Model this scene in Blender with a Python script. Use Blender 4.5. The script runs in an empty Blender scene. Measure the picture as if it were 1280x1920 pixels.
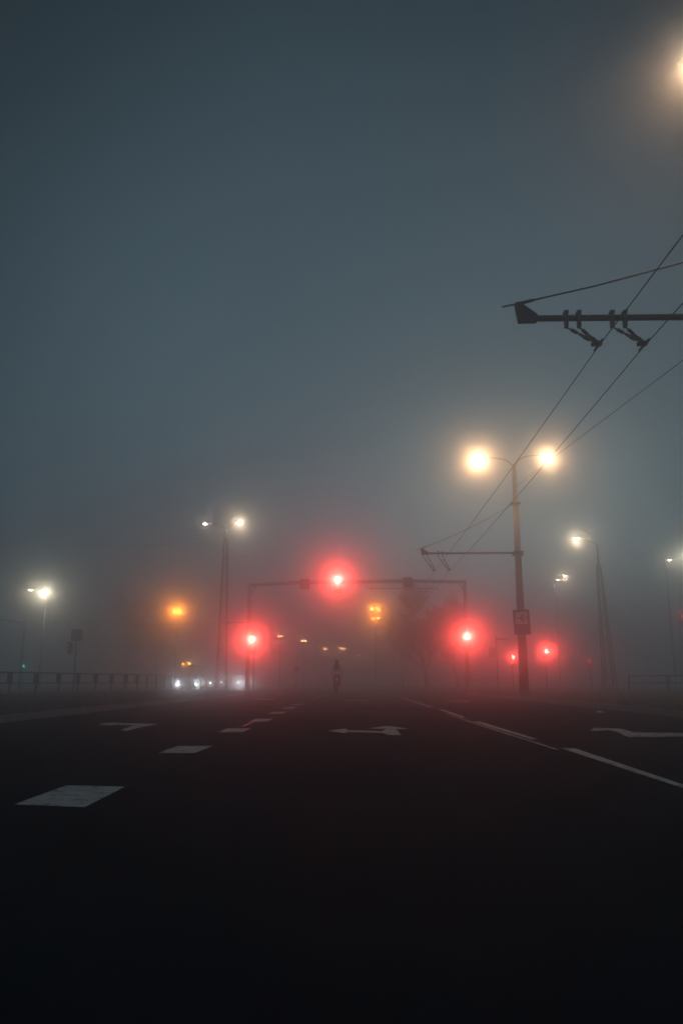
import bpy, bmesh, math, random
from math import sin, cos, tan, atan, pi, radians as R
from mathutils import Vector, Matrix

random.seed(7)
sc = bpy.context.scene
COL = sc.collection

# ------------------------------------------------------------------ camera
H = 0.75
FPX = 28 / 36 * 1920
HORIZON, VPX = 1278.0, 662.0
T = atan((HORIZON - 960) / FPX)
A = atan((VPX - 640) / FPX * cos(T))
CAM = Vector((0, 0, H))


def ray(px, py):
    xc, yc = (px - 640) / FPX, (960 - py) / FPX
    f, u = cos(T) - yc * sin(T), sin(T) + yc * cos(T)
    return Vector((xc * cos(A) - f * sin(A), xc * sin(A) + f * cos(A), u))


def at(px, py, Y):
    d = ray(px, py)
    return CAM + d * (Y / d.y)


def gnd(px, py, z=0.0):
    d = ray(px, py)
    return CAM + d * ((z - H) / d.z)


def px_at(px, Y, z):
    """the point at distance Y and height z that stands in picture column px"""
    lo, hi = 0.0, 1900.0
    for _ in range(50):
        m = (lo + hi) / 2
        if at(px, m, Y).z > z:
            lo = m
        else:
            hi = m
    return at(px, (lo + hi) / 2, Y)


cd = bpy.data.cameras.new('camera')
cd.sensor_fit = 'VERTICAL'
cd.sensor_height = 36
cd.sensor_width = 24
cd.lens = 28
cd.clip_start = 0.05
cd.clip_end = 2000
cam = bpy.data.objects.new('camera', cd)
COL.objects.link(cam)
cam.location = CAM
cam.rotation_euler = (pi / 2 + T, 0, A)
sc.camera = cam

# ------------------------------------------------------------------ materials
MATS = {}


def mat(name, color, rough=0.6, metal=0.0, var=0.25, scale=6.0, bump=0.0, bscale=60.0, spec=0.5, dirt=None):
    """painted / plain surface with noise variation in colour and roughness"""
    m = bpy.data.materials.new(name)
    m.use_nodes = True
    nt = m.node_tree
    b = nt.nodes['Principled BSDF']
    tc = nt.nodes.new('ShaderNodeTexCoord')
    n = nt.nodes.new('ShaderNodeTexNoise')
    n.inputs['Scale'].default_value = scale
    n.inputs['Detail'].default_value = 6
    nt.links.new(tc.outputs['Object'], n.inputs['Vector'])
    mx = nt.nodes.new('ShaderNodeMix')
    mx.data_type = 'RGBA'
    dk = dirt or tuple(c * (1 - var) for c in color)
    mx.inputs[6].default_value = (*dk, 1)
    mx.inputs[7].default_value = (*[min(1, c * (1 + var)) for c in color], 1)
    nt.links.new(n.outputs['Fac'], mx.inputs[0])
    nt.links.new(mx.outputs[2], b.inputs['Base Color'])
    b.inputs['Roughness'].default_value = rough
    b.inputs['Metallic'].default_value = metal
    b.inputs['Specular IOR Level'].default_value = spec
    if bump:
        n2 = nt.nodes.new('ShaderNodeTexNoise')
        n2.inputs['Scale'].default_value = bscale
        n2.inputs['Detail'].default_value = 5
        nt.links.new(tc.outputs['Object'], n2.inputs['Vector'])
        bp = nt.nodes.new('ShaderNodeBump')
        bp.inputs['Strength'].default_value = bump
        bp.inputs['Distance'].default_value = 0.02
        nt.links.new(n2.outputs['Fac'], bp.inputs['Height'])
        nt.links.new(bp.outputs['Normal'], b.inputs['Normal'])
    MATS[name] = m
    return m


def emit(name, color, strength):
    m = bpy.data.materials.new(name)
    m.use_nodes = True
    b = m.node_tree.nodes['Principled BSDF']
    b.inputs['Base Color'].default_value = (0.02, 0.02, 0.02, 1)
    b.inputs['Emission Color'].default_value = (*color, 1)
    b.inputs['Emission Strength'].default_value = strength
    m.cycles.emission_sampling = 'NONE'
    MATS[name] = m
    return m


mat('galvanised', (0.16, 0.165, 0.17), 0.5, 0.6, 0.3, 9)
mat('pale_steel', (0.30, 0.30, 0.31), 0.6, 0.2, 0.2, 9)
mat('dark_steel', (0.026, 0.029, 0.032), 0.55, 0.4, 0.35, 12)
mat('rusty_steel', (0.06, 0.04, 0.034), 0.65, 0.3, 0.5, 10)
mat('concrete', (0.2, 0.195, 0.185), 0.9, 0, 0.35, 5, 0.3)
mat('kerb_stone', (0.2, 0.195, 0.19), 0.85, 0, 0.4, 3, 0.4, 40)
mat('black_plastic', (0.02, 0.02, 0.022), 0.45, 0, 0.3)
mat('sign_back', (0.11, 0.12, 0.125), 0.6, 0.3, 0.25, 7)
mat('sign_blue', (0.006, 0.06, 0.30), 0.5, 0, 0.15)
mat('sign_teal', (0.006, 0.09, 0.13), 0.5, 0, 0.15)
mat('sign_white', (0.62, 0.62, 0.6), 0.5, 0, 0.1)
mat('sign_black', (0.03, 0.03, 0.032), 0.5, 0, 0.1)
mat('sign_yellow', (0.55, 0.36, 0.03), 0.5, 0, 0.1)
mat('wire', (0.025, 0.025, 0.027), 0.5, 0.4, 0.2)
mat('insulator', (0.06, 0.045, 0.035), 0.4, 0, 0.2)
mat('rail_paint', (0.014, 0.02, 0.02), 0.6, 0.1, 0.4, 9)
mat('tyre', (0.018, 0.018, 0.018), 0.85, 0, 0.2)
mat('chrome', (0.5, 0.5, 0.5), 0.25, 1.0, 0.1)
mat('car_dark', (0.02, 0.022, 0.027), 0.3, 0.2, 0.15)
mat('car_silver', (0.2, 0.205, 0.21), 0.35, 0.5, 0.1)
mat('car_white', (0.5, 0.5, 0.48), 0.4, 0, 0.1)
mat('car_glass', (0.012, 0.014, 0.016), 0.08, 0, 0.1)
mat('bike_paint', (0.03, 0.03, 0.035), 0.4, 0.2, 0.2)
mat('jacket', (0.50, 0.92, 0.55), 0.7, 0, 0.06, 14)
mat('reflective', (0.85, 0.87, 0.85), 0.35, 0, 0.1)
mat('trousers', (0.022, 0.02, 0.024), 0.9, 0, 0.3, 14)
mat('shoes', (0.02, 0.018, 0.018), 0.7, 0, 0.3)
mat('backpack', (0.02, 0.018, 0.018), 0.8, 0, 0.3, 20)
mat('helmet', (0.025, 0.024, 0.026), 0.5, 0, 0.3)
mat('skin', (0.42, 0.26, 0.19), 0.6, 0, 0.1)
mat('bark', (0.045, 0.038, 0.032), 0.9, 0, 0.4, 8, 0.5)
mat('leaves', (0.035, 0.04, 0.022), 0.8, 0, 0.5, 3)
mat('needles', (0.02, 0.032, 0.022), 0.8, 0, 0.5, 3)
mat('paper', (0.6, 0.58, 0.55), 0.9, 0, 0.1)
mat('facade', (0.16, 0.145, 0.13), 0.9, 0, 0.2, 0.6)
mat('roofing', (0.05, 0.05, 0.052), 0.9, 0, 0.2)
emit('red_lens', (1, 0.09, 0.06), 60)
emit('small_red_lens', (1, 0.09, 0.05), 3)
emit('green_lens', (0.1, 1.0, 0.62), 4)
emit('amber_lens', (1, 0.45, 0.1), 30)
emit('far_amber_lens', (1, 0.46, 0.16), 60)
emit('beacon_lens', (1, 0.38, 0.05), 10)
emit('lamp_lens', (1, 0.82, 0.62), 60)
emit('head_lens', (0.9, 0.96, 1), 9)
emit('tail_lens', (1, 0.16, 0.09), 3)
dl = mat('dark_lens', (0.03, 0.02, 0.015), 0.3, 0, 0.2)


def asphalt():
    m = bpy.data.materials.new('asphalt')
    m.use_nodes = True
    nt = m.node_tree
    b = nt.nodes['Principled BSDF']
    L = nt.links.new
    tc = nt.nodes.new('ShaderNodeTexCoord')
    mp = nt.nodes.new('ShaderNodeMapping')          # long streaks along the wheel tracks
    mp.inputs['Scale'].default_value = (1.1, 0.10, 1)
    L(tc.outputs['Object'], mp.inputs['Vector'])
    n1 = nt.nodes.new('ShaderNodeTexNoise'); n1.inputs['Scale'].default_value = 1.0; n1.inputs['Detail'].default_value = 7
    L(mp.outputs[0], n1.inputs['Vector'])
    n2 = nt.nodes.new('ShaderNodeTexNoise'); n2.inputs['Scale'].default_value = 0.35; n2.inputs['Detail'].default_value = 6
    L(tc.outputs['Object'], n2.inputs['Vector'])
    n3 = nt.nodes.new('ShaderNodeTexNoise'); n3.inputs['Scale'].default_value = 130; n3.inputs['Detail'].default_value = 3
    L(tc.outputs['Object'], n3.inputs['Vector'])
    vo = nt.nodes.new('ShaderNodeTexVoronoi'); vo.feature = 'DISTANCE_TO_EDGE'; vo.inputs['Scale'].default_value = 0.33
    wn = nt.nodes.new('ShaderNodeTexNoise'); wn.inputs['Scale'].default_value = 1.6; wn.inputs['Detail'].default_value = 5
    L(tc.outputs['Object'], wn.inputs['Vector'])
    va = nt.nodes.new('ShaderNodeVectorMath'); va.operation = 'SCALE'; va.inputs['Scale'].default_value = 1.4
    L(wn.outputs['Color'], va.inputs[0])
    vb = nt.nodes.new('ShaderNodeVectorMath'); vb.operation = 'ADD'
    L(tc.outputs['Object'], vb.inputs[0]); L(va.outputs[0], vb.inputs[1])
    L(vb.outputs[0], vo.inputs['Vector'])
    cr = nt.nodes.new('ShaderNodeMapRange'); cr.inputs[1].default_value = 0.0; cr.inputs[2].default_value = 0.012
    cr.inputs[3].default_value = 0.45; cr.inputs[4].default_value = 1.0
    L(vo.outputs['Distance'], cr.inputs[0])
    s = nt.nodes.new('ShaderNodeMath'); s.operation = 'ADD'
    L(n1.outputs['Fac'], s.inputs[0]); L(n2.outputs['Fac'], s.inputs[1])
    g = nt.nodes.new('ShaderNodeMath'); g.operation = 'MULTIPLY_ADD'; g.inputs[1].default_value = 0.7
    L(n3.outputs['Fac'], g.inputs[0]); L(s.outputs[0], g.inputs[2])
    ramp = nt.nodes.new('ShaderNodeValToRGB')
    ramp.color_ramp.elements[0].position = 0.38; ramp.color_ramp.elements[0].color = (0.005, 0.010, 0.014, 1)
    ramp.color_ramp.elements[1].position = 0.9; ramp.color_ramp.elements[1].color = (0.017, 0.027, 0.034, 1)
    sc2 = nt.nodes.new('ShaderNodeMath'); sc2.operation = 'MULTIPLY'; sc2.inputs[1].default_value = 0.5
    L(g.outputs[0], sc2.inputs[0]); L(sc2.outputs[0], ramp.inputs[0])
    mx = nt.nodes.new('ShaderNodeMix'); mx.data_type = 'RGBA'; mx.blend_type = 'MULTIPLY'; mx.inputs[0].default_value = 1
    L(ramp.outputs[0], mx.inputs[6]); L(cr.outputs[0], mx.inputs[7])
    L(mx.outputs[2], b.inputs['Base Color'])
    rr = nt.nodes.new('ShaderNodeMapRange'); rr.inputs[1].default_value = 0.3; rr.inputs[2].default_value = 0.7
    rr.inputs[3].default_value = 0.8; rr.inputs[4].default_value = 0.98
    L(n1.outputs['Fac'], rr.inputs[0]); L(rr.outputs[0], b.inputs['Roughness'])
    b.inputs['Specular IOR Level'].default_value = 0.02
    bp = nt.nodes.new('ShaderNodeBump'); bp.inputs['Strength'].default_value = 0.5; bp.inputs['Distance'].default_value = 0.006
    L(n3.outputs['Fac'], bp.inputs['Height']); L(bp.outputs['Normal'], b.inputs['Normal'])
    MATS['asphalt'] = m


asphalt()


def paint(name, worn):
    """thermoplastic road paint worn through to asphalt in flecks"""
    m = bpy.data.materials.new(name)
    m.use_nodes = True
    nt = m.node_tree
    b = nt.nodes['Principled BSDF']
    L = nt.links.new
    tc = nt.nodes.new('ShaderNodeTexCoord')
    n = nt.nodes.new('ShaderNodeTexNoise'); n.inputs['Scale'].default_value = 9; n.inputs['Detail'].default_value = 9; n.inputs['Roughness'].default_value = 0.75
    L(tc.outputs['Object'], n.inputs['Vector'])
    n2 = nt.nodes.new('ShaderNodeTexNoise'); n2.inputs['Scale'].default_value = 2.2; n2.inputs['Detail'].default_value = 4
    L(tc.outputs['Object'], n2.inputs['Vector'])
    ramp = nt.nodes.new('ShaderNodeValToRGB')
    ramp.color_ramp.elements[0].position = worn - 0.05; ramp.color_ramp.elements[0].color = (0.05, 0.05, 0.052, 1)
    ramp.color_ramp.elements[1].position = worn + 0.03; ramp.color_ramp.elements[1].color = (0.62, 0.63, 0.6, 1)
    L(n.outputs['Fac'], ramp.inputs[0])
    mx = nt.nodes.new('ShaderNodeMix'); mx.data_type = 'RGBA'; mx.blend_type = 'MULTIPLY'; mx.inputs[0].default_value = 0.6
    L(ramp.outputs[0], mx.inputs[6]); L(n2.outputs['Fac'], mx.inputs[7])
    L(mx.outputs[2], b.inputs['Base Color'])
    b.inputs['Roughness'].default_value = 0.7
    MATS[name] = m


paint('road_paint', 0.44)
paint('worn_paint', 0.485)
mat('tar', (0.012, 0.012, 0.013), 0.42, 0, 0.2, 4, 0.15, 30)
mat('soil', (0.05, 0.042, 0.032), 0.95, 0, 0.5, 1.2, 0.6, 20)
mat('verge_turf', (0.04, 0.036, 0.024), 0.95, 0, 0.5, 2.5, 0.7, 25)
mat('grass_blade', (0.06, 0.055, 0.03), 0.8, 0, 0.6, 2.0)

# ------------------------------------------------------------------ mesh builder


def wloc(o):
    v = Vector((0, 0, 0))
    while o is not None:
        v += o.location
        o = o.parent
    return v


class MB:
    def __init__(s):
        s.v, s.f = [], []

    def add(s, vs, fs):
        b = len(s.v)
        s.v += [Vector(v) for v in vs]
        s.f += [tuple(i + b for i in f) for f in fs]
        return s

    def box(s, x0, x1, y0, y1, z0, z1):
        vs = [(x, y, z) for z in (z0, z1) for y in (y0, y1) for x in (x0, x1)]
        return s.add(vs, [(0, 2, 3, 1), (4, 5, 7, 6), (0, 1, 5, 4), (2, 6, 7, 3), (0, 4, 6, 2), (1, 3, 7, 5)])

    def cbox(s, c, sx, sy, sz):
        return s.box(c[0] - sx / 2, c[0] + sx / 2, c[1] - sy / 2, c[1] + sy / 2, c[2] - sz / 2, c[2] + sz / 2)

    def tube(s, pts, rad, n=8, caps=True):
        pts = [Vector(p) for p in pts]
        if not isinstance(rad, (list, tuple)):
            rad = [rad] * len(pts)
        vs, fs, k = [], [], len(pts)
        prev = None
        for i, p in enumerate(pts):
            t = (pts[min(i + 1, k - 1)] - pts[max(i - 1, 0)]).normalized()
            if prev is None:
                a = Vector((0, 0, 1)) if abs(t.z) < 0.9 else Vector((1, 0, 0))
                u = t.cross(a).normalized()
            else:
                u = (prev - t * prev.dot(t)).normalized()
            prev = u
            w = t.cross(u)
            for j in range(n):
                q = 2 * pi * j / n
                vs.append(p + (u * cos(q) + w * sin(q)) * rad[i])
        for i in range(k - 1):
            for j in range(n):
                a, b = i * n + j, i * n + (j + 1) % n
                fs.append((a, b, b + n, a + n))
        if caps:
            fs.append(tuple(range(n - 1, -1, -1)))
            fs.append(tuple((k - 1) * n + j for j in range(n)))
        return s.add(vs, fs)

    def ring(s, c, r, tube_r, axis='X', n=28, m=8):
        pts = []
        vs, fs = [], []
        for i in range(n):
            q = 2 * pi * i / n
            for j in range(m):
                p = 2 * pi * j / m
                rr = r + tube_r * cos(p)
                h = tube_r * sin(p)
                a, b = rr * cos(q), rr * sin(q)
                v = {'X': (h, a, b), 'Y': (a, h, b), 'Z': (a, b, h)}[axis]
                vs.append(Vector(c) + Vector(v))
        for i in range(n):
            for j in range(m):
                a, b = i * m + j, i * m + (j + 1) % m
                c2, d = ((i + 1) % n) * m + (j + 1) % m, ((i + 1) % n) * m + j
                fs.append((a, b, c2, d))
        return s.add(vs, fs)

    def ball(s, c, rx, ry=None, rz=None, n=14, m=9):
        ry = ry or rx
        rz = rz or rx
        c = Vector(c)
        vs = [c + Vector((0, 0, -rz))]
        for i in range(1, m):
            a = -pi / 2 + pi * i / m
            for j in range(n):
                q = 2 * pi * j / n
                vs.append(c + Vector((rx * cos(a) * cos(q), ry * cos(a) * sin(q), rz * sin(a))))
        vs.append(c + Vector((0, 0, rz)))
        fs = [(0, 1 + (j + 1) % n, 1 + j) for j in range(n)]
        for i in range(m - 2):
            for j in range(n):
                a, b = 1 + i * n + j, 1 + i * n + (j + 1) % n
                fs.append((a, b, b + n, a + n))
        t = len(vs) - 1
        fs += [(t, 1 + (m - 2) * n + j, 1 + (m - 2) * n + (j + 1) % n) for j in range(n)]
        return s.add(vs, fs)

    def prism(s, poly, h0, h1, axis='Z'):
        """extrude a 2-D outline; axis Z: (x,y)->z, axis Y: (x,z)->y, axis X: (y,z)->x"""
        def P(a, b, h):
            return {'Z': (a, b, h), 'Y': (a, h, b), 'X': (h, a, b)}[axis]
        n = len(poly)
        vs = [P(a, b, h0) for a, b in poly] + [P(a, b, h1) for a, b in poly]
        fs = [tuple(range(n - 1, -1, -1)), tuple(range(n, 2 * n))]
        fs += [(i, (i + 1) % n, (i + 1) % n + n, i + n) for i in range(n)]
        return s.add(vs, fs)

    def build(s, name, m, parent=None, world=True, smooth=False, bevel=0):
        me = bpy.data.meshes.new(name)
        off = wloc(parent) if (parent is not None and world) else Vector((0, 0, 0))
        me.from_pydata([tuple(v - off) for v in s.v], [], s.f)
        bm = bmesh.new()
        bm.from_mesh(me)
        bmesh.ops.recalc_face_normals(bm, faces=bm.faces)
        if bevel:
            bmesh.ops.bevel(bm, geom=[e for e in bm.edges if len(e.link_faces) == 2 and e.calc_face_angle(0) > 0.6], offset=bevel, segments=2, affect='EDGES', clamp_overlap=True)
        bm.to_mesh(me)
        bm.free()
        me.materials.append(MATS[m])
        if smooth:
            for p in me.polygons:
                p.use_smooth = True
        o = bpy.data.objects.new(name, me)
        COL.objects.link(o)
        if parent is not None:
            o.parent = parent
        return o


def tag(o, label=None, cat=None, group=None, kind=None):
    if label: o['label'] = label
    if cat: o['category'] = cat
    if group: o['group'] = group
    if kind: o['kind'] = kind
    return o


def thing(name, loc, label, cat, group=None, rz=0.0):
    o = bpy.data.objects.new(name, None)
    COL.objects.link(o)
    o.empty_display_size = 0.2
    o.location = loc
    o.rotation_euler = (0, 0, rz)
    return tag(o, label, cat, group)


def copy_tree(o, parent=None):
    c = o.copy()
    COL.objects.link(c)
    c.parent = parent
    for ch in list(o.children):
        copy_tree(ch, c)
    return c


def light(parent, loc, color, power, radius=0.1, spot=None, direction=None, blend=0.4, world=True):
    d = bpy.data.lights.new('lamp_light', 'SPOT' if spot else 'POINT')
    d.color = color
    d.energy = power * (KR if color[1] < 0.2 else KA if color[2] < 0.1 else KW)
    d.shadow_soft_size = radius
    if spot:
        d.spot_size = R(spot)
        d.spot_blend = blend
    o = bpy.data.objects.new('lamp_light', d)
    COL.objects.link(o)
    o.parent = parent
    o.location = Vector(loc) - (wloc(parent) if world else Vector((0, 0, 0)))
    if direction is not None:
        o.rotation_euler = Vector(direction).to_track_quat('-Z', 'Y').to_euler()
    return o


def skin(name, chains, m, parent, sub=2):
    """one continuous skinned surface from chains of (point, radius); equal points are shared"""
    pts, rads, edges, idx = [], [], [], {}
    for ch in chains:
        last = None
        for p, r in ch:
            k = tuple(round(c, 4) for c in p)
            if k not in idx:
                idx[k] = len(pts)
                pts.append(p)
                rads.append(r if isinstance(r, tuple) else (r, r))
            if last is not None:
                edges.append((last, idx[k]))
            last = idx[k]
    me = bpy.data.meshes.new(name)
    me.from_pydata([tuple(p) for p in pts], edges, [])
    t = bpy.data.objects.new(name + '_tmp', me)
    COL.objects.link(t)
    md = t.modifiers.new('skin', 'SKIN')
    md.use_smooth_shade = True
    if not me.skin_vertices:
        bm = bmesh.new(); bm.from_mesh(me); bm.verts.layers.skin.verify(); bm.to_mesh(me); bm.free()
    for i, r in enumerate(rads):
        me.skin_vertices[0].data[i].radius = r
    me.skin_vertices[0].data[0].use_root = True
    ss = t.modifiers.new('sub', 'SUBSURF'); ss.levels = sub; ss.render_levels = sub
    dg = bpy.context.evaluated_depsgraph_get()
    dg.update()
    nm = bpy.data.meshes.new_from_object(t.evaluated_get(dg))
    nm.name = name
    bpy.data.objects.remove(t)
    nm.materials.clear()
    nm.materials.append(MATS[m])
    for p in nm.polygons:
        p.use_smooth = True
    o = bpy.data.objects.new(name, nm)
    COL.objects.link(o)
    o.parent = parent
    return o


# ------------------------------------------------------------------ ground, road, verges
g = MB().add([(-230, -45, -0.02), (230, -45, -0.02), (230, 430, -0.02), (-230, 430, -0.02)], [(0, 1, 2, 3)]).build('ground', 'soil')
tag(g, kind='structure')

LK, RK = -6.5, 7.0      # kerb lines of our carriageway
road = MB()
for x0, x1, y0, y1 in ((LK, RK, -44, 58), (-40, LK, -44, 58), (-228, 228, 58, 94), (-40, 9.5, 94, 428)):
    road.add([(x0, y0, 0), (x1, y0, 0), (x1, y1, 0), (x0, y1, 0)], [(0, 1, 2, 3)])
road = road.build('road', 'asphalt')
tag(road, kind='structure')


def marking(name, polys, m='road_paint', label=None, z=0.004):
    mb = MB()
    for p in polys:
        mb.add([(q[0], q[1], z) for q in p], [tuple(range(len(p)))])
    o = mb.build(name, m, road)
    tag(o, label, kind='structure')
    return o


def gp(*pts):
    return [gnd(x, y) for x, y in pts]


# broad short dashes on the left of our lane
DX0, DX1 = None, None
for k, quad in enumerate([((27, 1509.5), (159, 1514.5), (235, 1476), (125, 1473.5)), ((297, 1412.5), (365, 1412.5), (400, 1399), (334, 1399)),
             ((409, 1373.2), (455, 1373.2), (471, 1366), (426, 1366.3)), ((465, 1353.5), (500, 1353.4), (513, 1347.8), (480, 1348)),
             ((501, 1338.7), (529, 1338.6), (539, 1334.6), (512, 1334.9)), ((527, 1329), (549, 1329), (558, 1325.8), (537, 1325.9)),
             ((544, 1322.4), (564, 1322.3), (571, 1320.0), (553, 1320.2))]):
    marking('lane_dash', [gp(*quad)])
marking('edge_line', [gp((583, 1312.5), (588, 1312.5), (617, 1301.6), (614, 1301.6))], 'worn_paint')
# right lane line: long dashes, with a thin worn solid line beside them
for quad in [((1050, 1403), (1078, 1404), (1330, 1489), (1330, 1495)), ((886, 1353), (899, 1353.5), (1007, 1386), (996, 1387)), ((820, 1330), (829, 1330.2), (872, 1344.8), (865, 1346))]:
    marking('lane_line_dash', [gp(*quad)])
marking('lane_line_dash', [gp((741, 1305), (746, 1305), (813, 1326), (806, 1326.8))], 'worn_paint')
marking('solid_line', [gp((836, 1339.5), (839, 1339.4), (1046, 1405.6), (1040, 1406.2))], 'worn_paint')
# tar seams that follow the joints between the lanes
marking('tar_seam', [gp((481, 1350.6), (484, 1350.8), (458, 1361.6), (453, 1361.4))], 'tar', z=0.002)
marking('tar_seam', [gp((858, 1347), (861, 1346.8), (972, 1382), (966, 1382.3))], 'tar', z=0.002)
# arrows
marking('turn_arrow', [gp((185, 1359), (190, 1357.2), (216, 1354.8), (218, 1356.3), (276, 1357), (297, 1358), (266, 1363.5), (240, 1370.5), (226, 1369.7), (252, 1360), (214, 1359.2), (212, 1360.6))])
marking('turn_arrow', [gp((614, 1371), (648, 1366.3), (651, 1369.4), (716, 1371.5), (723, 1367), (690, 1366.2), (727, 1361.2), (767, 1367), (742, 1367.4), (752, 1379), (728, 1378.5), (716, 1374.6), (651, 1373), (647, 1375.2))])
marking('turn_arrow', [gp((1106, 1371.5), (1112, 1364.8), (1165, 1367), (1187, 1373.5), (1290, 1375), (1290, 1381), (1178, 1382.5), (1170, 1379.5), (1160, 1373.8), (1140, 1369))], 'worn_paint')
for quad in [((475, 1311.6), (516, 1312.5), (518, 1310.8), (478, 1310.2)), ((645, 1314), (692, 1314.8), (694, 1313), (650, 1312.6)),
             ((840, 1315.2), (880, 1316), (882, 1314.4), (844, 1313.8)), ((700, 1300), (722, 1300.3), (722, 1299.2), (702, 1299)),
             ((512, 1300.8), (535, 1301.3), (536, 1300), (515, 1299.6))]:
    marking('far_arrow', [gp(*quad)], 'worn_paint')

# verges: raised turf behind a kerb
left_outline = [(LK - 0.16, -44), (LK - 0.16, 53.5), (-7.4, 56), (-9.0, 57.6), (-11.5, 58.6), (-13.2, 58.4), (-15.2, 54), (-18.5, 41), (-24, 14), (-30, -44)]
right_outline = [(RK + 0.16, -44), (RK + 0.16, 46), (7.9, 49.5), (9.6, 51.8), (12.5, 53), (60, 54), (60, -44)]


def verge(name, outline, top):
    mb = MB()
    mb.prism(outline, -0.01, top)
    return tag(mb.build(name, 'verge_turf'), kind='structure')


def bumpy_verge(name, outline, base):
    """turf as a fine uneven sheet inside the outline"""
    xs = [p[0] for p in outline]; ys = [p[1] for p in outline]
    bm = bmesh.new()
    vs = [bm.verts.new((x, y, base)) for x, y in outline]
    bm.faces.new(vs)
    for axis, lo, hi, st in ((0, min(xs), max(xs), 0.6), (1, max(-10, min(ys)), max(ys), 0.9)):
        c = lo + st
        while c < hi:
            no = (1, 0, 0) if axis == 0 else (0, 1, 0)
            co = (c, 0, 0) if axis == 0 else (0, c, 0)
            bmesh.ops.bisect_plane(bm, geom=bm.verts[:] + bm.edges[:] + bm.faces[:], plane_co=co, plane_no=no)
            c += st
    from mathutils import noise
    for v in bm.verts:
        if not v.is_boundary:
            v.co.z += 0.05 * noise.noise(v.co * 0.5) + 0.05 * noise.noise(v.co * 1.7) + 0.02
    bmesh.ops.triangulate(bm, faces=bm.faces[:])
    me = bpy.data.meshes.new(name)
    bm.to_mesh(me); bm.free()
    me.materials.append(MATS['verge_turf'])
    for p in me.polygons: p.use_smooth = True
    o = bpy.data.objects.new(name, me)
    COL.objects.link(o)
    return tag(o, kind='structure')


left_verge = bumpy_verge('verge', left_outline, 0.11)
right_verge = bumpy_verge('verge', right_outline, 0.11)


def kerb(path, width):
    """stone kerb run with joints, kept as one strip"""
    mb = MB()
    pts = []
    for a, b in zip(path[:-1], path[1:]):
        a, b = Vector((*a, 0)), Vector((*b, 0))
        n = max(1, int((b - a).length / 1.0))
        for i in range(n):
            pts.append((a.lerp(b, i / n), a.lerp(b, (i + 1) / n)))
    for p, q in pts:
        d = (q - p).normalized()
        s = Vector((d.y, -d.x, 0)) * width
        p2, q2 = p + d * 0.006, q - d * 0.006
        h = 0.125 + random.uniform(-0.006, 0.006)
        lo = [p2, q2, q2 - s, p2 - s]
        sh = s * 0.12
        hi = [p2 - sh, q2 - sh, q2 - s, p2 - s]
        mb.add([(v.x, v.y, -0.01) for v in lo] + [(v.x, v.y, h) for v in hi], [(3, 2, 1, 0), (4, 5, 6, 7), (0, 1, 5, 4), (1, 2, 6, 5), (2, 3, 7, 6), (3, 0, 4, 7)])
    return tag(mb.build('kerb', 'kerb_stone'), kind='structure')


kerb([(LK, -44)] + [(LK, 53.5), (-7.3, 56.1), (-8.95, 57.75), (-11.5, 58.75), (-13.2, 58.6)], 0.16)
kerb([(12.5, 53.15), (9.5, 51.95), (7.8, 49.6), (RK, 46), (RK, -44)], 0.16)

# grass blades on the verges (stuff)
def grass_patch(outline_test, n, region, seed):
    rnd = random.Random(seed)
    mb = MB()
    vs, fs = [], []
    c = 0
    while c < n:
        y = region[2] + (region[3] - region[2]) * rnd.random() ** 1.5
        x = rnd.uniform(region[0], region[1])
        if not outline_test(x, y):
            continue
        c += 1
        h = rnd.uniform(0.025, 0.09) * (1 + 0.6 * (rnd.random() < 0.08))
        a = rnd.uniform(0, 2 * pi)
        w = rnd.uniform(0.008, 0.02) * (1 + y / 30)
        dx, dy = cos(a) * w, sin(a) * w
        lx, ly = rnd.gauss(0, 0.05), rnd.gauss(0, 0.05)
        b = len(vs)
        z = 0.1
        vs += [(x - dx, y - dy, z), (x + dx, y + dy, z), (x + lx, y + ly, z + h)]
        fs.append((b, b + 1, b + 2))
    mb.add(vs, fs)
    return tag(mb.build('grass', 'grass_blade'), kind='stuff')


def left_edge(y):
    return -13.2 - (58.4 - y) * 0.285


grass_patch(lambda x, y: x > left_edge(y) + 0.1 and not (y > 53 and x > -9), 26000, (-26, LK - 0.2, 8, 57.5), 1)
grass_patch(lambda x, y: True, 26000, (RK + 0.2, 27, 7, 46), 2)

# ------------------------------------------------------------------ haze
FWD_DENS, MID_DENS, BROAD_DENS = 0.0115, 0.003, 0.0105
hm = bpy.data.materials.new('fog')
hm.use_nodes = True
nt = hm.node_tree
nt.nodes.clear()
out = nt.nodes.new('ShaderNodeOutputMaterial')
addn = nt.nodes.new('ShaderNodeAddShader')
add2 = nt.nodes.new('ShaderNodeAddShader')
nt.links.new(add2.outputs[0], addn.inputs[0])
# droplets scatter in a narrow forward peak, a wider skirt and a broad part
for sock, dens, an in ((add2.inputs[0], FWD_DENS, 0.982), (add2.inputs[1], MID_DENS, 0.9), (addn.inputs[1], BROAD_DENS, 0.3)):
    pv = nt.nodes.new('ShaderNodeVolumePrincipled')
    pv.inputs['Color'].default_value = (0.92, 0.97, 1.0, 1)
    pv.inputs['Density'].default_value = dens
    pv.inputs['Anisotropy'].default_value = an
    nt.links.new(pv.outputs[0], sock)
nt.links.new(addn.outputs[0], out.inputs['Volume'])
MATS['fog'] = hm
hz = MB().box(-240, 240, -50, 440, -1.02, 24).build('haze', 'fog')
tag(hz, kind='stuff')

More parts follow.
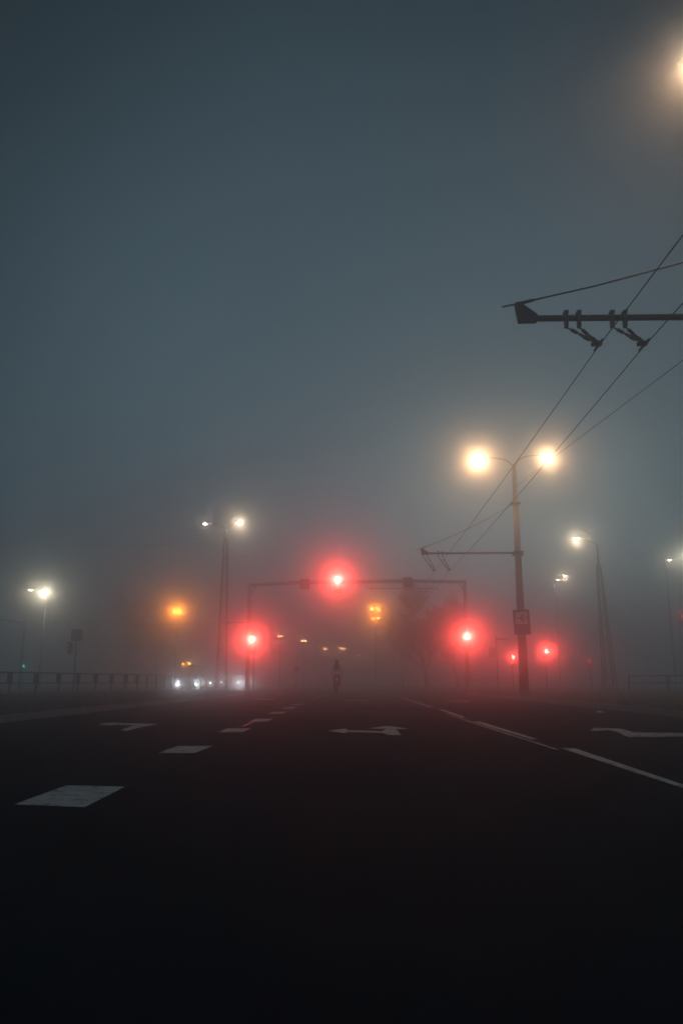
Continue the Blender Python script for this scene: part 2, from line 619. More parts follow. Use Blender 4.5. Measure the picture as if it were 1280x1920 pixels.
# ------------------------------------------------------------------ sky
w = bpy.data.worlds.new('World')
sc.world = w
w.use_nodes = True
nt = w.node_tree
bg = nt.nodes['Background']
sky = nt.nodes.new('ShaderNodeTexSky')
sky.sky_type = 'NISHITA'
sky.sun_disc = False
sky.sun_elevation = R(2.8)
sky.sun_rotation = R(10)
sky.air_density = 1.0
sky.dust_density = 2.0
sky.ozone_density = 3.0
tint = nt.nodes.new('ShaderNodeMix')
tint.data_type = 'RGBA'
tint.blend_type = 'MULTIPLY'
tint.inputs[0].default_value = 1.0
tint.inputs[7].default_value = (0.60, 0.95, 1.06, 1)
hs = nt.nodes.new('ShaderNodeHueSaturation')
hs.inputs['Saturation'].default_value = 0.3
nt.links.new(sky.outputs[0], hs.inputs['Color'])
nt.links.new(hs.outputs[0], tint.inputs[6])
# vignette put into the sky: brightest low ahead, darker away, plus soft uneven patches
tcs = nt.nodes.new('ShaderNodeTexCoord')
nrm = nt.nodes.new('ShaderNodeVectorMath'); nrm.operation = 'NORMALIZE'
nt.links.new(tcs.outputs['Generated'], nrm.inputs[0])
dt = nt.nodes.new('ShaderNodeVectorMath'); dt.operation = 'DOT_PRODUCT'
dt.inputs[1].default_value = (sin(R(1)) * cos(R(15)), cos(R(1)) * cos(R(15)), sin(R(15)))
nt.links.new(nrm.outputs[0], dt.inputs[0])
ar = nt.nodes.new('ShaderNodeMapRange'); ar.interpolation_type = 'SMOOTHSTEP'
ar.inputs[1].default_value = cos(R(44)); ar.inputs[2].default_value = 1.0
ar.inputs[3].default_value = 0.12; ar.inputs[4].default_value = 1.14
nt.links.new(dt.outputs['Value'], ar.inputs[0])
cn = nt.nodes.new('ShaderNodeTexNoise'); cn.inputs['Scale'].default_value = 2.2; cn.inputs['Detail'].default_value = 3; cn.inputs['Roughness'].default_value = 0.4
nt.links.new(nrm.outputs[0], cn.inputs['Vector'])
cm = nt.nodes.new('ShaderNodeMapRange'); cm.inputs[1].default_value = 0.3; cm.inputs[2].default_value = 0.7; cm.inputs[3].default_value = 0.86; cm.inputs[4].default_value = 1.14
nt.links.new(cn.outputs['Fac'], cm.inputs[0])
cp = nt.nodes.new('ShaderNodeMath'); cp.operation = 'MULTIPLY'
br = nt.nodes.new('ShaderNodeMapRange'); br.interpolation_type = 'SMOOTHSTEP'     # added sky brightness behind the camera, out of view, to light road and jacket
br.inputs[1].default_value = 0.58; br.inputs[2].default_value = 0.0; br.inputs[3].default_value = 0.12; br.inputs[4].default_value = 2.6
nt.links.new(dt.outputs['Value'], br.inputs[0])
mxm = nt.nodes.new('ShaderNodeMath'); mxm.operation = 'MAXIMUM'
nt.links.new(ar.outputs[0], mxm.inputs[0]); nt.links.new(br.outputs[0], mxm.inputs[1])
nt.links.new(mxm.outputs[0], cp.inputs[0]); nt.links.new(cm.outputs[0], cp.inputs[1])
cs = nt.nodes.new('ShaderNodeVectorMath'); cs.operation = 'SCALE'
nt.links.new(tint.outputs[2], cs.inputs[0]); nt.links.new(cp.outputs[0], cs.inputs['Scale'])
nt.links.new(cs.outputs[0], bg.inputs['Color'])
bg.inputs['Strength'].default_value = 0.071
WARM = (1, 0.53, 0.24)
NEUT = (1, 0.72, 0.44)
RED = (1, 0.055, 0.038)
AMB = (1, 0.25, 0.022)
KW, KR, KA = 0.11, 0.52, 0.5

# ------------------------------------------------------------------ trolley poles with lamps
X1, X2 = 3.9, 4.62          # the two contact wires
Z_WIRE = 5.95


def luminaire(parent, tip, aim, lens='lamp_lens'):
    """flat cobra-head luminaire whose lens points along -z"""
    tip = Vector(tip)
    a = Vector((aim[0], aim[1], 0)).normalized()
    s = Vector((-a.y, a.x, 0))
    prof = [(-0.22, 0.05, 0.045), (-0.08, 0.085, 0.07), (0.12, 0.14, 0.085), (0.36, 0.15, 0.075), (0.50, 0.09, 0.05)]
    mb = MB()
    vs, fs, n = [], [], 10
    for t, wd, ht in prof:
        for j in range(n):
            q = 2 * pi * j / n
            vs.append(tip + a * t + s * (wd * cos(q)) + Vector((0, 0, ht * sin(q) * (1 if sin(q) > 0 else 0.35))))
    for i in range(len(prof) - 1):
        for j in range(n):
            p, q = i * n + j, i * n + (j + 1) % n
            fs.append((p, q, q + n, p + n))
    fs += [tuple(range(n)), tuple((len(prof) - 1) * n + j for j in range(n))]
    mb.add(vs, fs)
    o = mb.build('lamp_head', 'galvanised', parent, smooth=True)
    MB().ball(tip + a * 0.22 + Vector((0, 0, -0.035)), 0.16, 0.16, 0.07).build('lens', lens, o, smooth=True)
    return tip + a * 0.22 + Vector((0, 0, -0.15))


def arc(p0, p1, p2, n=10):
    p0, p1, p2 = Vector(p0), Vector(p1), Vector(p2)
    return [p0 * (1 - t) ** 2 + p1 * 2 * t * (1 - t) + p2 * t * t for t in [i / n for i in range(n + 1)]]


def trolley_pole(x, Y, arm_z, tip_x, lamps, label, top, stay=1.0):
    t = thing('trolley_pole', (x, Y, 0.1), label, 'pole', 'trolley poles along the right verge')
    mb = MB()
    mb.tube([(x, Y, 0.08), (x, Y, top * 0.5), (x, Y, top)], [0.225, 0.165, 0.105], 18)
    mb.build('shaft', 'concrete', t, smooth=True)
    MB().tube([(x, Y, top - 0.25), (x, Y, top + 0.35)], 0.085, 12).build('cap', 'galvanised', t, smooth=True)
    # bracket arm
    ay = Y - 0.22
    arm = MB().tube([(x, ay, arm_z + 0.02), (tip_x, ay, arm_z)], 0.05, 10)
    arm.build('bracket_arm', 'rusty_steel', t, smooth=True)
    col = MB()
    col.box(x - 0.24, x + 0.24, ay - 0.06, ay + 0.5, arm_z - 0.07, arm_z - 0.02)
    col.box(x - 0.24, x + 0.24, ay - 0.06, ay + 0.5, arm_z + 0.06, arm_z + 0.11)
    col.build('pole_clamp', 'dark_steel', t)
    fin = MB()
    fin.prism([(tip_x - 0.02, arm_z - 0.062), (tip_x - 0.065, arm_z + 0.25), (tip_x - 0.02, arm_z + 0.265), (tip_x + 0.04, arm_z + 0.23), (tip_x + 0.24, arm_z + 0.075), (tip_x + 0.27, arm_z + 0.052), (tip_x + 0.27, arm_z - 0.056)], ay - 0.06, ay + 0.06, 'Y')
    fin.build('end_bracket', 'dark_steel', t)
    # stay from the tip of the arm up to the pole
    zt = arm_z + 0.26
    sx = [tip_x - 0.27, tip_x - 0.04, tip_x + 1.2, tip_x + 2.6, x - 0.15]
    rise = ((top - 1.6) - zt) * stay
    pts = []
    for q in sx:
        f = (q - tip_x) / (x - tip_x)
        pts.append((q, ay, zt + rise * f * (0.72 + 0.28 * max(0, f))))
    stay = MB().tube(pts, 0.014, 6)
    stay.tube([Vector(pts[1]) + Vector((0.02, 0, 0.0)), Vector(pts[1]).lerp(Vector(pts[2]), 0.22)], 0.028, 8)
    stay.build('stay_wire', 'wire', t)
    st2 = MB().box(x - 0.2, x + 0.2, ay + 0.0, ay + 0.44, zt + rise - 0.06, zt + rise + 0.02)
    st2.build('pole_clamp', 'dark_steel', t)
    # hangers: two per wire
    for wx in (X1, X2):
        h = MB()
        for k, (dx, ybend) in enumerate(((-0.30, -0.12), (-0.10, 0.12))):
            cx = wx - 0.24 + dx
            h.box(cx - 0.022, cx + 0.022, ay - 0.055, ay + 0.055, arm_z - 0.15, arm_z + 0.06)
            h.box(cx - 0.03, cx + 0.034, ay - 0.06, ay + 0.06, arm_z + 0.062, arm_z + 0.115)
            e = Vector((wx + (0.015 if k else -0.1), Y - 0.05 + ybend * 0.4, Z_WIRE + 0.055))
            s0 = Vector((cx, ay, arm_z - 0.15))
            h.tube([s0, e], 0.013, 6)
            for f, r_ in ((0.25, 0.028), (0.33, 0.028), (0.55, 0.024), (0.72, 0.034), (0.80, 0.034)):
                q = s0.lerp(e, f)
                d = (e - s0).normalized() * 0.035
                h.tube([q - d, q + d], r_, 8)
        h.build('wire_hanger', 'insulator', t)
        c = MB().box(wx - 0.1, wx + 0.05, Y - 0.09, Y + 0.02, Z_WIRE + 0.02, Z_WIRE + 0.075)
        c.tube([(wx, Y - 0.25, Z_WIRE + 0.02), (wx, Y + 0.18, Z_WIRE + 0.02)], 0.02, 8)
        c.build('wire_clamp', 'dark_steel', t)
    for (lx, ly, lz, spot_dir, power, col_, bend) in lamps:
        base = Vector((x, Y, top + 0.1))
        tip = Vector((lx, ly, lz))
        a = (tip - base)
        sd = 1 if a.x > 0 else -1
        mid = base + Vector((0.05 * sd, 0, (lz - top)))
        tail = tip - Vector((a.x, a.y, 0)).normalized() * 0.42
        MB().tube(arc(base, base + Vector((0.1 * sd, 0, max(0.3, lz - top))), tail), 0.032, 10).build('lamp_arm', 'galvanised', t, smooth=True)
        lp = luminaire(t, tip - Vector((a.x, a.y, 0)).normalized() * 0.22, (a.x, a.y))
        light(t, lp, col_, power, 0.09, 168, spot_dir, 0.5)
    return t


def lamp_at(px, py, Y):
    p = at(px, py, Y)
    return p.x, p.y, p.z


PY2 = 38.0
pole_x = gnd(985, 1301.5, 0.11).x
top2 = at(963, 884, PY2).z
l1 = lamp_at(896, 858, PY2 - 0.3)
l2 = lamp_at(1026, 853, PY2 - 0.3)
a2 = at(800, 1039, PY2)
trolley_pole(at(982, 1290, PY2).x, PY2, a2.z, at(790, 1039, PY2).x,
             [(*l1, (-0.5, -0.55, -1), 6300, WARM, 0), (*l2, (0.45, -0.6, -1), 4200, WARM, 0)],
             'tall concrete pole with two glowing street lamps, a trolley wire arm and an airport sign', top2)
Y1 = 11.9
a1 = at(1120, 608, Y1)
ln = lamp_at(1304, 112, Y1)
trolley_pole(8.05, Y1, a1.z, at(968, 603, Y1).x,
             [(*ln, (-0.35, 0.5, -1), 2000, WARM, 0), (9.4, Y1, ln[2] - 0.1, (0.45, 0.5, -1), 1200, WARM, 0)],
             'nearest trolley pole, its rusty bracket arm reaching in with insulated wire hangers', ln[2] - 0.5, 0.65)

# trolley wires
for wx, lab in ((X1, 'left trolley contact wire running overhead into the fog'), (X2, 'right trolley contact wire running overhead into the fog')):
    pts = []
    for s0, s1 in ((-14, Y1), (Y1, PY2), (PY2, 64), (64, 90), (90, 120)):
        for i in range(8):
            f = i / 8
            pts.append((wx, s0 + (s1 - s0) * f, Z_WIRE - 0.10 * 4 * f * (1 - f)))
    pts.append((wx, 120, Z_WIRE))
    tag(MB().tube(pts, 0.0085, 6).build('trolley_wire', 'wire'), lab, 'wire', 'trolley wires over the right lane')
p_end = at(963, 915, PY2)
pf = [Vector((8.0, Y1, 8.25)), at(1280, 675, 18.2), at(1060, 840, 28.5), p_end]
tag(MB().tube(pf, 0.011, 6).build('feeder_wire', 'wire'), 'thin feeder wire climbing from the right edge to the lamp pole', 'wire')

# ------------------------------------------------------------------ signals
def signal_head(loc, label, lit=0, lens='red_lens', rz=0.0, group=None, hang=False, plate=True, s=1.0):
    """three-aspect head facing -y in its own frame; loc = centre of the lit lens"""
    zs = [0.34, 0.0, -0.34]
    t = thing('traffic_signal', Vector(loc) - Vector((0, 0, zs[lit] * s)), label, 'traffic light', group, rz)
    b = MB()
    b.box(-0.17 * s, 0.17 * s, 0.0, 0.22 * s, -0.52 * s, 0.52 * s)
    b.build('housing', 'black_plastic', t, world=False, bevel=0.03 * s)
    if plate:
        p = MB().prism([(-0.3 * s, -0.62 * s), (0.3 * s, -0.62 * s), (0.3 * s, 0.62 * s), (-0.3 * s, 0.62 * s)], 0.10 * s, 0.115 * s, 'Y')
        p.build('backplate', 'black_plastic', t, world=False)
    for i, z in enumerate(zs):
        v = MB()
        n = 12
        vs, fs = [], []
        for k in range(n + 1):
            q = pi * (-0.15) + pi * 1.3 * k / n
            for rr in (0.145, 0.152):
                vs += [(rr * s * cos(q), -0.004, z * s + rr * s * sin(q)), (rr * s * cos(q), -0.20 * s if 0.1 < k / n < 0.9 else -0.1 * s, z * s + rr * s * sin(q))]
        for k in range(n):
            a, c = k * 4, (k + 1) * 4
            fs += [(a, a + 1, c + 1, c), (a + 2, c + 2, c + 3, a + 3), (a + 1, a + 3, c + 3, c + 1)]
        v.add(vs, fs).build('visor', 'black_plastic', t, world=False)
        MB().tube([(0, -0.002, z * s), (0, -0.022 * s, z * s), (0, -0.034 * s, z * s)], [0.135 * s, 0.12 * s, 0.06 * s], 20).build('lens', lens if i == lit else 'dark_lens', t, world=False, smooth=True)
    MB().box(-0.035, 0.035, 0.22 * s, 0.34 * s, -0.3 * s, -0.22 * s).box(-0.035, 0.035, 0.22 * s, 0.34 * s, 0.22 * s, 0.3 * s).box(-0.03, 0.03, 0.29 * s, 0.335 * s, -0.26 * s, 0.26 * s).build('mounting_clip', 'dark_steel', t, world=False)
    return t


YG = 60.0
pm = at(633, 1088, YG - 0.6)
s = signal_head(pm, 'red traffic light hanging over the road from the middle of the gantry', group='red traffic lights ahead')
light(s, Vector(pm) + Vector((0, -0.27, 0)), RED, 5200, 0.14, 28, (0, -1, -0.10), 1.0)
pl = at(472.5, 1200, YG - 1.3)
s = signal_head(pl, 'red traffic light on the thin post beside the left gantry leg', group='red traffic lights ahead')
light(s, Vector(pl) + Vector((0, -0.27, 0)), RED, 4000, 0.14, 28, (0.13, -1, -0.03), 1.0)
pr = at(874.5, 1194, YG - 0.6)
s = signal_head(pr, 'red traffic light on the right leg of the gantry', group='red traffic lights ahead')
light(s, Vector(pr) + Vector((0, -0.27, 0)), RED, 4200, 0.14, 28, (-0.13, -1, -0.03), 1.0)

# post of the left signal
b = at(474.5, 1289, YG - 1.0)
t = thing('signal_post', (b.x, b.y, 0), 'thin grey post carrying the left red traffic light', 'post')
MB().tube([(b.x, b.y, 0), (b.x, b.y, pl.z + 0.3)], 0.057, 12).build('shaft', 'galvanised', t, smooth=True)
MB().tube([(b.x, b.y, 0), (b.x, b.y, 0.04)], 0.14, 12).build('base_plate', 'dark_steel', t)

# gantry
gl, gr = at(463.5, 1288, YG).x, at(877, 1288, YG).x
zl, zr = at(463, 1097, YG).z, at(873, 1091, YG).z
zm1, zm2 = at(565, 1092, YG).z, at(764, 1089.5, YG).z
xm1, xm2 = at(565, 1092, YG).x, at(764, 1089, YG).x
t = thing('gantry', ((gl + gr) / 2, YG, 0), 'wide grey steel gantry with two tapered legs spanning the whole road', 'gantry')
for gx, z in ((gl, zl), (gr, zr)):
    lg = MB().tube([(gx, YG, 0.02), (gx, YG, z + 0.1)], [0.16, 0.12], 14).build('leg', 'pale_steel', t, smooth=True)
    MB().box(gx - 0.28, gx + 0.28, YG - 0.28, YG + 0.28, 0.0, 0.05).build('base_plate', 'dark_steel', lg)
beam = MB().tube([(gl, YG, zl), (xm1, YG, zm1), (xm2, YG, zm2), (gr, YG, zr)], [0.11, 0.14, 0.14, 0.11], 14)
beam.tube([(gl, YG, zl - 0.75), (gl + 0.55, YG, zl + 0.02)], 0.05, 8)
beam.tube([(gr, YG, zr - 0.75), (gr - 0.55, YG, zr)], 0.05, 8)
beam.build('beam', 'pale_steel', t, smooth=True)
pa, pb = at(690, 1103.5, YG), at(820, 1103.5, YG)
lr = MB().tube([(pa.x, YG, pa.z), (pb.x, YG, pb.z)], 0.04, 8)
for f in (0.06, 0.35, 0.65, 0.94):
    q = pa.lerp(pb, f)
    lr.tube([(q.x, YG, q.z), (q.x, YG, q.z + 0.5)], 0.025, 6)
lr.build('lower_rail', 'pale_steel', t)
for bx, by, lab in ((571, 1094.5, 'dark square sign box on the gantry, left of the red light'), (764.5, 1091.5, 'dark square sign box on the gantry, right of the red light')):
    c = at(bx, by, YG - 0.25)
    q = thing('sign_box', c, lab, 'sign box', 'sign boxes on the gantry')
    MB().box(c.x - 0.36, c.x + 0.36, c.y - 0.1, c.y + 0.1, c.z - 0.38, c.z + 0.36).build('case', 'black_plastic', q, bevel=0.03)
    MB().box(c.x - 0.31, c.x + 0.31, c.y - 0.115, c.y - 0.102, c.z - 0.33, c.z + 0.31).build('face', 'dark_lens', q)

# further red lights on the right
for (px, py, Y, pw, lab) in ((961, 1232, 74, 950, 'small red traffic light just left of the concrete pole'), (1023.5, 1221, 68, 1700, 'red traffic light right of the concrete pole, beyond the verge')):
    p = at(px, py, Y)
    s = signal_head(p, lab, group='red traffic lights beyond the right verge', plate=False)
    light(s, p + Vector((0, -0.27, 0)), RED, pw, 0.07, 36, (-0.25, -1, 0), 1.0)
    q = thing('signal_post', (p.x, p.y + 0.3, 0), 'thin dark post under the ' + lab.replace(', beyond the verge', ''), 'post', 'posts of the traffic lights beyond the right verge')
    MB().tube([(p.x, p.y + 0.39, 0), (p.x, p.y + 0.39, p.z + 0.35)], 0.05, 10).build('shaft', 'dark_steel', q, smooth=True)
    MB().tube([(p.x, p.y + 0.39, 0), (p.x, p.y + 0.39, 0.04)], 0.13, 12).build('base_plate', 'dark_steel', q)
for (px, py, Y, lab, ln_) in ((1103, 1240.5, 72, 'tiny red pedestrian light far out on the right', 'small_red_lens'), (1276.5, 1154, 62, 'orange red traffic light at the right edge of the picture', 'small_red_lens')):
    p = at(px, py, Y)
    s = signal_head(p, lab, lens=ln_, rz=0.7, plate=False, s=0.75)
    q = thing('signal_post', (p.x + 0.1, p.y + 0.3, 0), 'thin post under the ' + lab, 'post')
    MB().tube([(p.x + 0.19, p.y + 0.28, 0), (p.x + 0.19, p.y + 0.28, p.z + 0.3)], 0.05, 10).build('shaft', 'dark_steel', q, smooth=True)
    light(s, p + Vector((-0.15, -0.2, 0)), RED, 25, 0.03, 120, (-0.7, -1, 0), 0.7)

# green light far left
p = at(45.5, 1249, 80)
s = signal_head(p, 'distant green traffic light seen above the railing at far left', lit=2, lens='green_lens', rz=-0.2, plate=False)
light(s, p + Vector((0.06, -0.27, 0)), (0.06, 1, 0.6), 60, 0.05, 120, (0.2, -1, 0), 0.7)
q = thing('signal_post', (p.x, p.y + 0.39, 0), 'thin post under the distant green traffic light', 'post')
MB().tube([(p.x - 0.08, p.y + 0.39, 0), (p.x - 0.08, p.y + 0.39, p.z + 1.0)], 0.05, 10).build('shaft', 'dark_steel', q, smooth=True)

# ------------------------------------------------------------------ lattice lamp masts
def lattice_mast(x, Y, base_z, lat_top, top, half_b, half_t, label, lamps, lean=0.0, extra=None):
    t = thing('lattice_mast', (x, Y, base_z), label, 'lamp mast', 'lattice lamp masts')
    MB().prism([(x - half_b - 0.2, Y - half_b - 0.2), (x + half_b + 0.2, Y - half_b - 0.2), (x + half_b + 0.2, Y + half_b + 0.2), (x - half_b - 0.2, Y + half_b + 0.2)], base_z - 0.02, base_z + 0.22).build('footing', 'concrete', t, bevel=0.04)
    lat = MB()

    def corner(f, sx, sy):
        hh = half_b + (half_t - half_b) * f
        return Vector((x + lean * f + sx * hh, Y + sy * hh, base_z + 0.2 + (lat_top - base_z - 0.2) * f))
    for sx, sy in ((-1, -1), (1, -1), (1, 1), (-1, 1)):
        lat.tube([corner(0, sx, sy), corner(1, sx, sy)], 0.036, 6)
    n = 20
    ring = [(-1, -1), (1, -1), (1, 1), (-1, 1)]
    for k in range(n):
        f0, f1 = k / n, (k + 1) / n
        for i in range(4):
            a, b = ring[i], ring[(i + 1) % 4]
            if k % 2: a, b = b, a
            lat.tube([corner(f0, *a), corner(f1, *b)], 0.016, 5, False)
            lat.tube([corner(f1, *a), corner(f1, *b)], 0.012, 5, False)
    lat.build('lattice', 'dark_steel', t)
    tx = x + lean
    MB().tube([(tx, Y, lat_top - 0.5), (tx, Y, top)], [0.1, 0.07], 12).build('top_tube', 'galvanised', t, smooth=True)
    for (p, col_, pw, d, sp) in lamps:
        p = Vector(p)
        base = Vector((tx, Y, top - 0.1))
        a = Vector((p.x - tx, p.y - Y, 0))
        if a.length < 0.3: a = Vector((0.3, 0, 0))
        u = a.normalized()
        MB().tube(arc(base, base + Vector((u.x * 0.15, u.y * 0.15, max(0.3, (p.z - top) * 0.6))), p - u * 0.4), 0.03, 8).build('lamp_arm', 'galvanised', t, smooth=True)
        lp = luminaire(t, p - u * 0.2, u)
        if pw:
            light(t, lp, col_, pw, 0.07, sp, d, 0.6)
    if extra:
        extra(t)
    return t


YM = 62.0
mx_, mz = at(415, 1288, YM).x, 0.0


def left_bracket(t):
    pA, pB = at(424, 1168, YM), at(462, 1168, YM)
    MB().tube([(pA.x - 0.3, YM - 0.4, pA.z), (pB.x, YM - 0.4, pB.z)], 0.035, 8).build('side_arm', 'rusty_steel', t)
    MB().cbox((pA.x + 0.2, YM - 0.4, pA.z - 0.02), 0.2, 0.2, 0.32).build('junction_box', 'rusty_steel', t)


lattice_mast(mx_, YM, 0.0, at(415, 1003, YM).z, at(415, 992, YM).z, 0.38, 0.13,
             'slender lattice mast with two lamps on short arms, left of the gantry',
             [(at(385, 981.5, YM + 0.6), NEUT, 320, (-1.2, 0.5, -0.8), 150), (at(449, 978, YM - 0.6), NEUT, 2300, (0.8, -0.5, -0.8), 165)], 0.0, left_bracket)
YM2 = 60.0
rx = at(1142, 1283, YM2)
rt = at(1118, 1020, YM2)
lattice_mast(rx.x, YM2, 0.05, at(1121, 1060, YM2).z, rt.z, 0.40, 0.12,
             'lattice lamp mast with one curved arm on the right, behind the verge',
             [(at(1080, 1009, YM2 - 1.0), NEUT, 2000, (-0.7, -0.5, -0.9), 165)], (rt.x - rx.x) * 0.9)

# lamps whose masts drown in the fog
def far_lamp(pxs, Y, label, pole_px, kinds):
    ps = [at(a, b, Y) for a, b in pxs]
    px0 = at(pole_px, 1280, Y).x
    top = max(p.z for p in ps) - 0.25
    t = thing('street_lamp', (px0, Y, 0), label, 'street lamp', 'street lamps blurred by the fog')
    MB().tube([(px0, Y, 0), (px0, Y, top)], [0.11, 0.06], 10).build('pole', 'pale_steel', t, smooth=True)
    for p, (col_, pw, d, sp) in zip(ps, kinds):
        a = Vector((p.x - px0, p.y - 0.6 - Y, 0))
        u = a.normalized()
        p = p + Vector((0, -0.6, 0))
        MB().tube(arc((px0, Y, top - 0.05), (px0, Y, top + 0.3), p - u * 0.4), 0.03, 8).build('lamp_arm', 'pale_steel', t, smooth=True)
        lp = luminaire(t, p - u * 0.2, u)
        light(t, lp, col_, pw, 0.07, sp, d, 0.5)
    return t


far_lamp([(63, 1107), (88, 1110)], 72, 'double street lamp far left, its right head the brighter', 74,
         [(NEUT, 450, (-0.6, -0.6, -1), 150), ((1, 0.85, 0.58), 5200, (0.1, -1, -0.7), 165)])
far_lamp([(1055, 1080.5), (1043, 1088)], 96, 'small double street lamp seen between the concrete pole and the right lattice mast', 1050,
         [(NEUT, 1900, (-0.2, -1, -0.7), 165), (NEUT, 300, (-0.4, -0.7, -0.8), 160)])
far_lamp([(1282, 1044.5), (1249, 1051)], 76, 'double street lamp cut by the right edge of the picture', 1266,
         [((1, 0.85, 0.6), 3200, (-0.1, -1, -0.6), 165), (NEUT, 200, (-0.5, -0.8, -0.8), 150)])

# ------------------------------------------------------------------ amber twin lamps along the far road
def twin_lamp(px, py, zl_, sep, label, power, lens='far_amber_lens', glow=1.2):
    """twin-headed amber lamp; its distance follows from its height zl_"""
    lo, hi = 20.0, 420.0
    for _ in range(60):
        m = (lo + hi) / 2
        if at(px, py, m).z > zl_: hi = m
        else: lo = m
    Y = (lo + hi) / 2
    p = at(px, py, Y)
    t = thing('twin_lamp', (p.x, Y, 0), label, 'street lamp', 'amber twin lamps along the far road')
    MB().tube([(p.x, Y + 0.3, 0), (p.x, Y + 0.3, p.z + 0.1)], [0.11, 0.06], 10).build('pole', 'dark_steel', t, smooth=True)
    MB().tube([(p.x - sep, Y + 0.3, p.z + 0.12), (p.x + sep, Y + 0.3, p.z + 0.12)], 0.035, 8).build('crossbar', 'dark_steel', t)
    k = Y / FPX
    if not power and lens == 'far_amber_lens':
        lens = 'far_amber_lens_%d' % round(Y)
        emit(lens, (1, 0.46 if py < 1220 else 0.32, 0.16), glow * math.exp((FWD_DENS + MID_DENS + BROAD_DENS) * Y))
    for sgn in (-1, 1):
        cx = p.x + sgn * sep / 2
        h = MB().box(cx - 0.22 * sep, cx + 0.22 * sep, Y - 0.1, Y + 0.3, p.z + 0.09, p.z + 0.2).build('lamp_head', 'dark_steel', t, bevel=0.03)
        rr = max(0.12, 1.0 * k)
        MB().ball((cx, Y - 0.02, p.z), rr * 1.25, 0.1, rr * 0.72).build('lens', lens, h, smooth=True)
        if power:
            light(t, (cx, Y - 0.3, p.z - 0.05), AMB, power, 0.08, 170, (0, -1, -0.4), 0.4)
    return t


twin_lamp(333, 1146, 10, 0.82, 'amber twin lamp glowing strongly on its own, left of the lattice mast', 2600, 'amber_lens')
twin_lamp(703.5, 1141, 10.4, 0.9, 'higher of the two amber twin lamps above the far road', 1300, 'amber_lens')
twin_lamp(704.5, 1159.5, 10.2, 0.75, 'lower of the two amber twin lamps above the far road', 800, 'amber_lens')
for px, py, lab in ((525, 1193, 'amber twin lamp next to the left red light, largest of the small row'), (569.5, 1201.5, 'second small amber twin lamp right of the left red light'),
                    (610, 1216.5, 'faint amber twin lamp above and left of the cyclist'), (642, 1215.5, 'faint amber twin lamp just above and right of the cyclist'),
                    (672, 1229, 'very faint pinkish twin lamp right of the cyclist'), (697.5, 1233, 'faintest twin lamp, last of the row in the fog')):
    twin_lamp(px, py, 6.3, 0.42 if py < 1205 else 0.5, lab, 0, glow=2.4 if py < 1205 else 2.4 if py < 1220 else 0.8)
t = twin_lamp(737.5, 1173.5, 9.5, 0.55, 'dim reddish twin lamp before the dark trees', 0, 'small_red_lens')
#MORE
# ------------------------------------------------------------------ airport sign on the concrete pole
c = at(977.5, 1166.5, PY2 - 0.32)
t = thing('airport_sign', c, 'blue sign with a black airplane on a white square, strapped to the concrete pole', 'sign')
W2, H2 = 0.385, 0.585
MB().box(-W2, W2, -0.006, 0.012, -H2, H2).build('panel', 'sign_blue', t, world=False, bevel=0.03)
MB().box(-W2 + 0.02, W2 - 0.02, -0.010, -0.0065, -0.16, H2 - 0.02).build('teal_field', 'sign_teal', t, world=False)
wz = 0.20
wf = MB().box(-0.275, 0.275, -0.014, -0.0105, wz - 0.29, wz + 0.27).build('white_field', 'sign_white', t, world=False)
pl_ = MB()
def A2(*p): pl_.prism([(x, z + wz) for x, z in p], -0.018, -0.0145, 'Y')
A2((-0.245, 0.0), (-0.215, -0.022), (-0.1, -0.026), (0.20, -0.018), (0.235, 0.0), (0.20, 0.018), (-0.1, 0.026), (-0.215, 0.022))
pl_.prism([(x, z + wz) for x, z in ((-0.10, 0.018), (0.105, 0.205), (0.145, 0.205), (0.04, 0.018))], -0.0176, -0.0143, 'Y')
pl_.prism([(x, z + wz) for x, z in ((-0.10, -0.018), (0.04, -0.018), (0.145, -0.215), (0.105, -0.215))], -0.0176, -0.0143, 'Y')
pl_.prism([(x, z + wz) for x, z in ((0.165, 0.012), (0.215, 0.07), (0.24, 0.07), (0.22, 0.012))], -0.0176, -0.0143, 'Y')
pl_.prism([(x, z + wz) for x, z in ((0.165, -0.012), (0.22, -0.012), (0.24, -0.07), (0.215, -0.07))], -0.0176, -0.0143, 'Y')
pl_.build('airplane', 'sign_black', t, world=False)
mat('faint_letter', (0.16, 0.19, 0.25), 0.6, 0, 0.2)
let = MB()
rnd = random.Random(3)
x = -0.27
for k, (wd, hh) in enumerate(((0.07, 0.075), (0.045, 0.05), (0.035, 0.05), (0.05, 0.05), (0.02, 0.065), (0.045, 0.05), (0.045, 0.05), (0.05, 0.05), (0.035, 0.05))):
    let.box(x, x + 0.012, -0.0095, -0.0065, -0.33, -0.33 + hh)
    let.box(x + 0.014, x + wd - 0.01, -0.0095, -0.0065, -0.33 + (hh - 0.012) * (k % 2), -0.33 + (hh - 0.012) * (k % 2) + 0.012)
    x += wd + 0.012
let.build('lettering', 'faint_letter', t, world=False)
MB().tube([(0.21 * cos(q) + 0.01, 0.30 + 0.21 * sin(q), 0.3) for q in [pi * 2 * i / 16 for i in range(17)]], 0.016, 6).build('strap', 'galvanised', t, world=False)
MB().tube([(0.21 * cos(q) + 0.01, 0.30 + 0.21 * sin(q), -0.3) for q in [pi * 2 * i / 16 for i in range(17)]], 0.016, 6).build('strap', 'galvanised', t, world=False)
t.rotation_euler = (0, -0.03, 0)

# ------------------------------------------------------------------ railings
def on_line(px, p0, p1):
    """point of the plan line p0-p1 seen in picture column px"""
    d = ray(px, 1278)
    ux, uy = d.x, d.y
    vx, vy = p1[0] - p0[0], p1[1] - p0[1]
    den = ux * -vy + uy * vx
    s_ = (ux * -p0[1] + uy * p0[0]) / -den if False else None
    # solve  k*u = p0 + s*v
    k = (p0[0] * vy - p0[1] * vx) / (ux * vy - uy * vx)
    return ux * k, uy * k


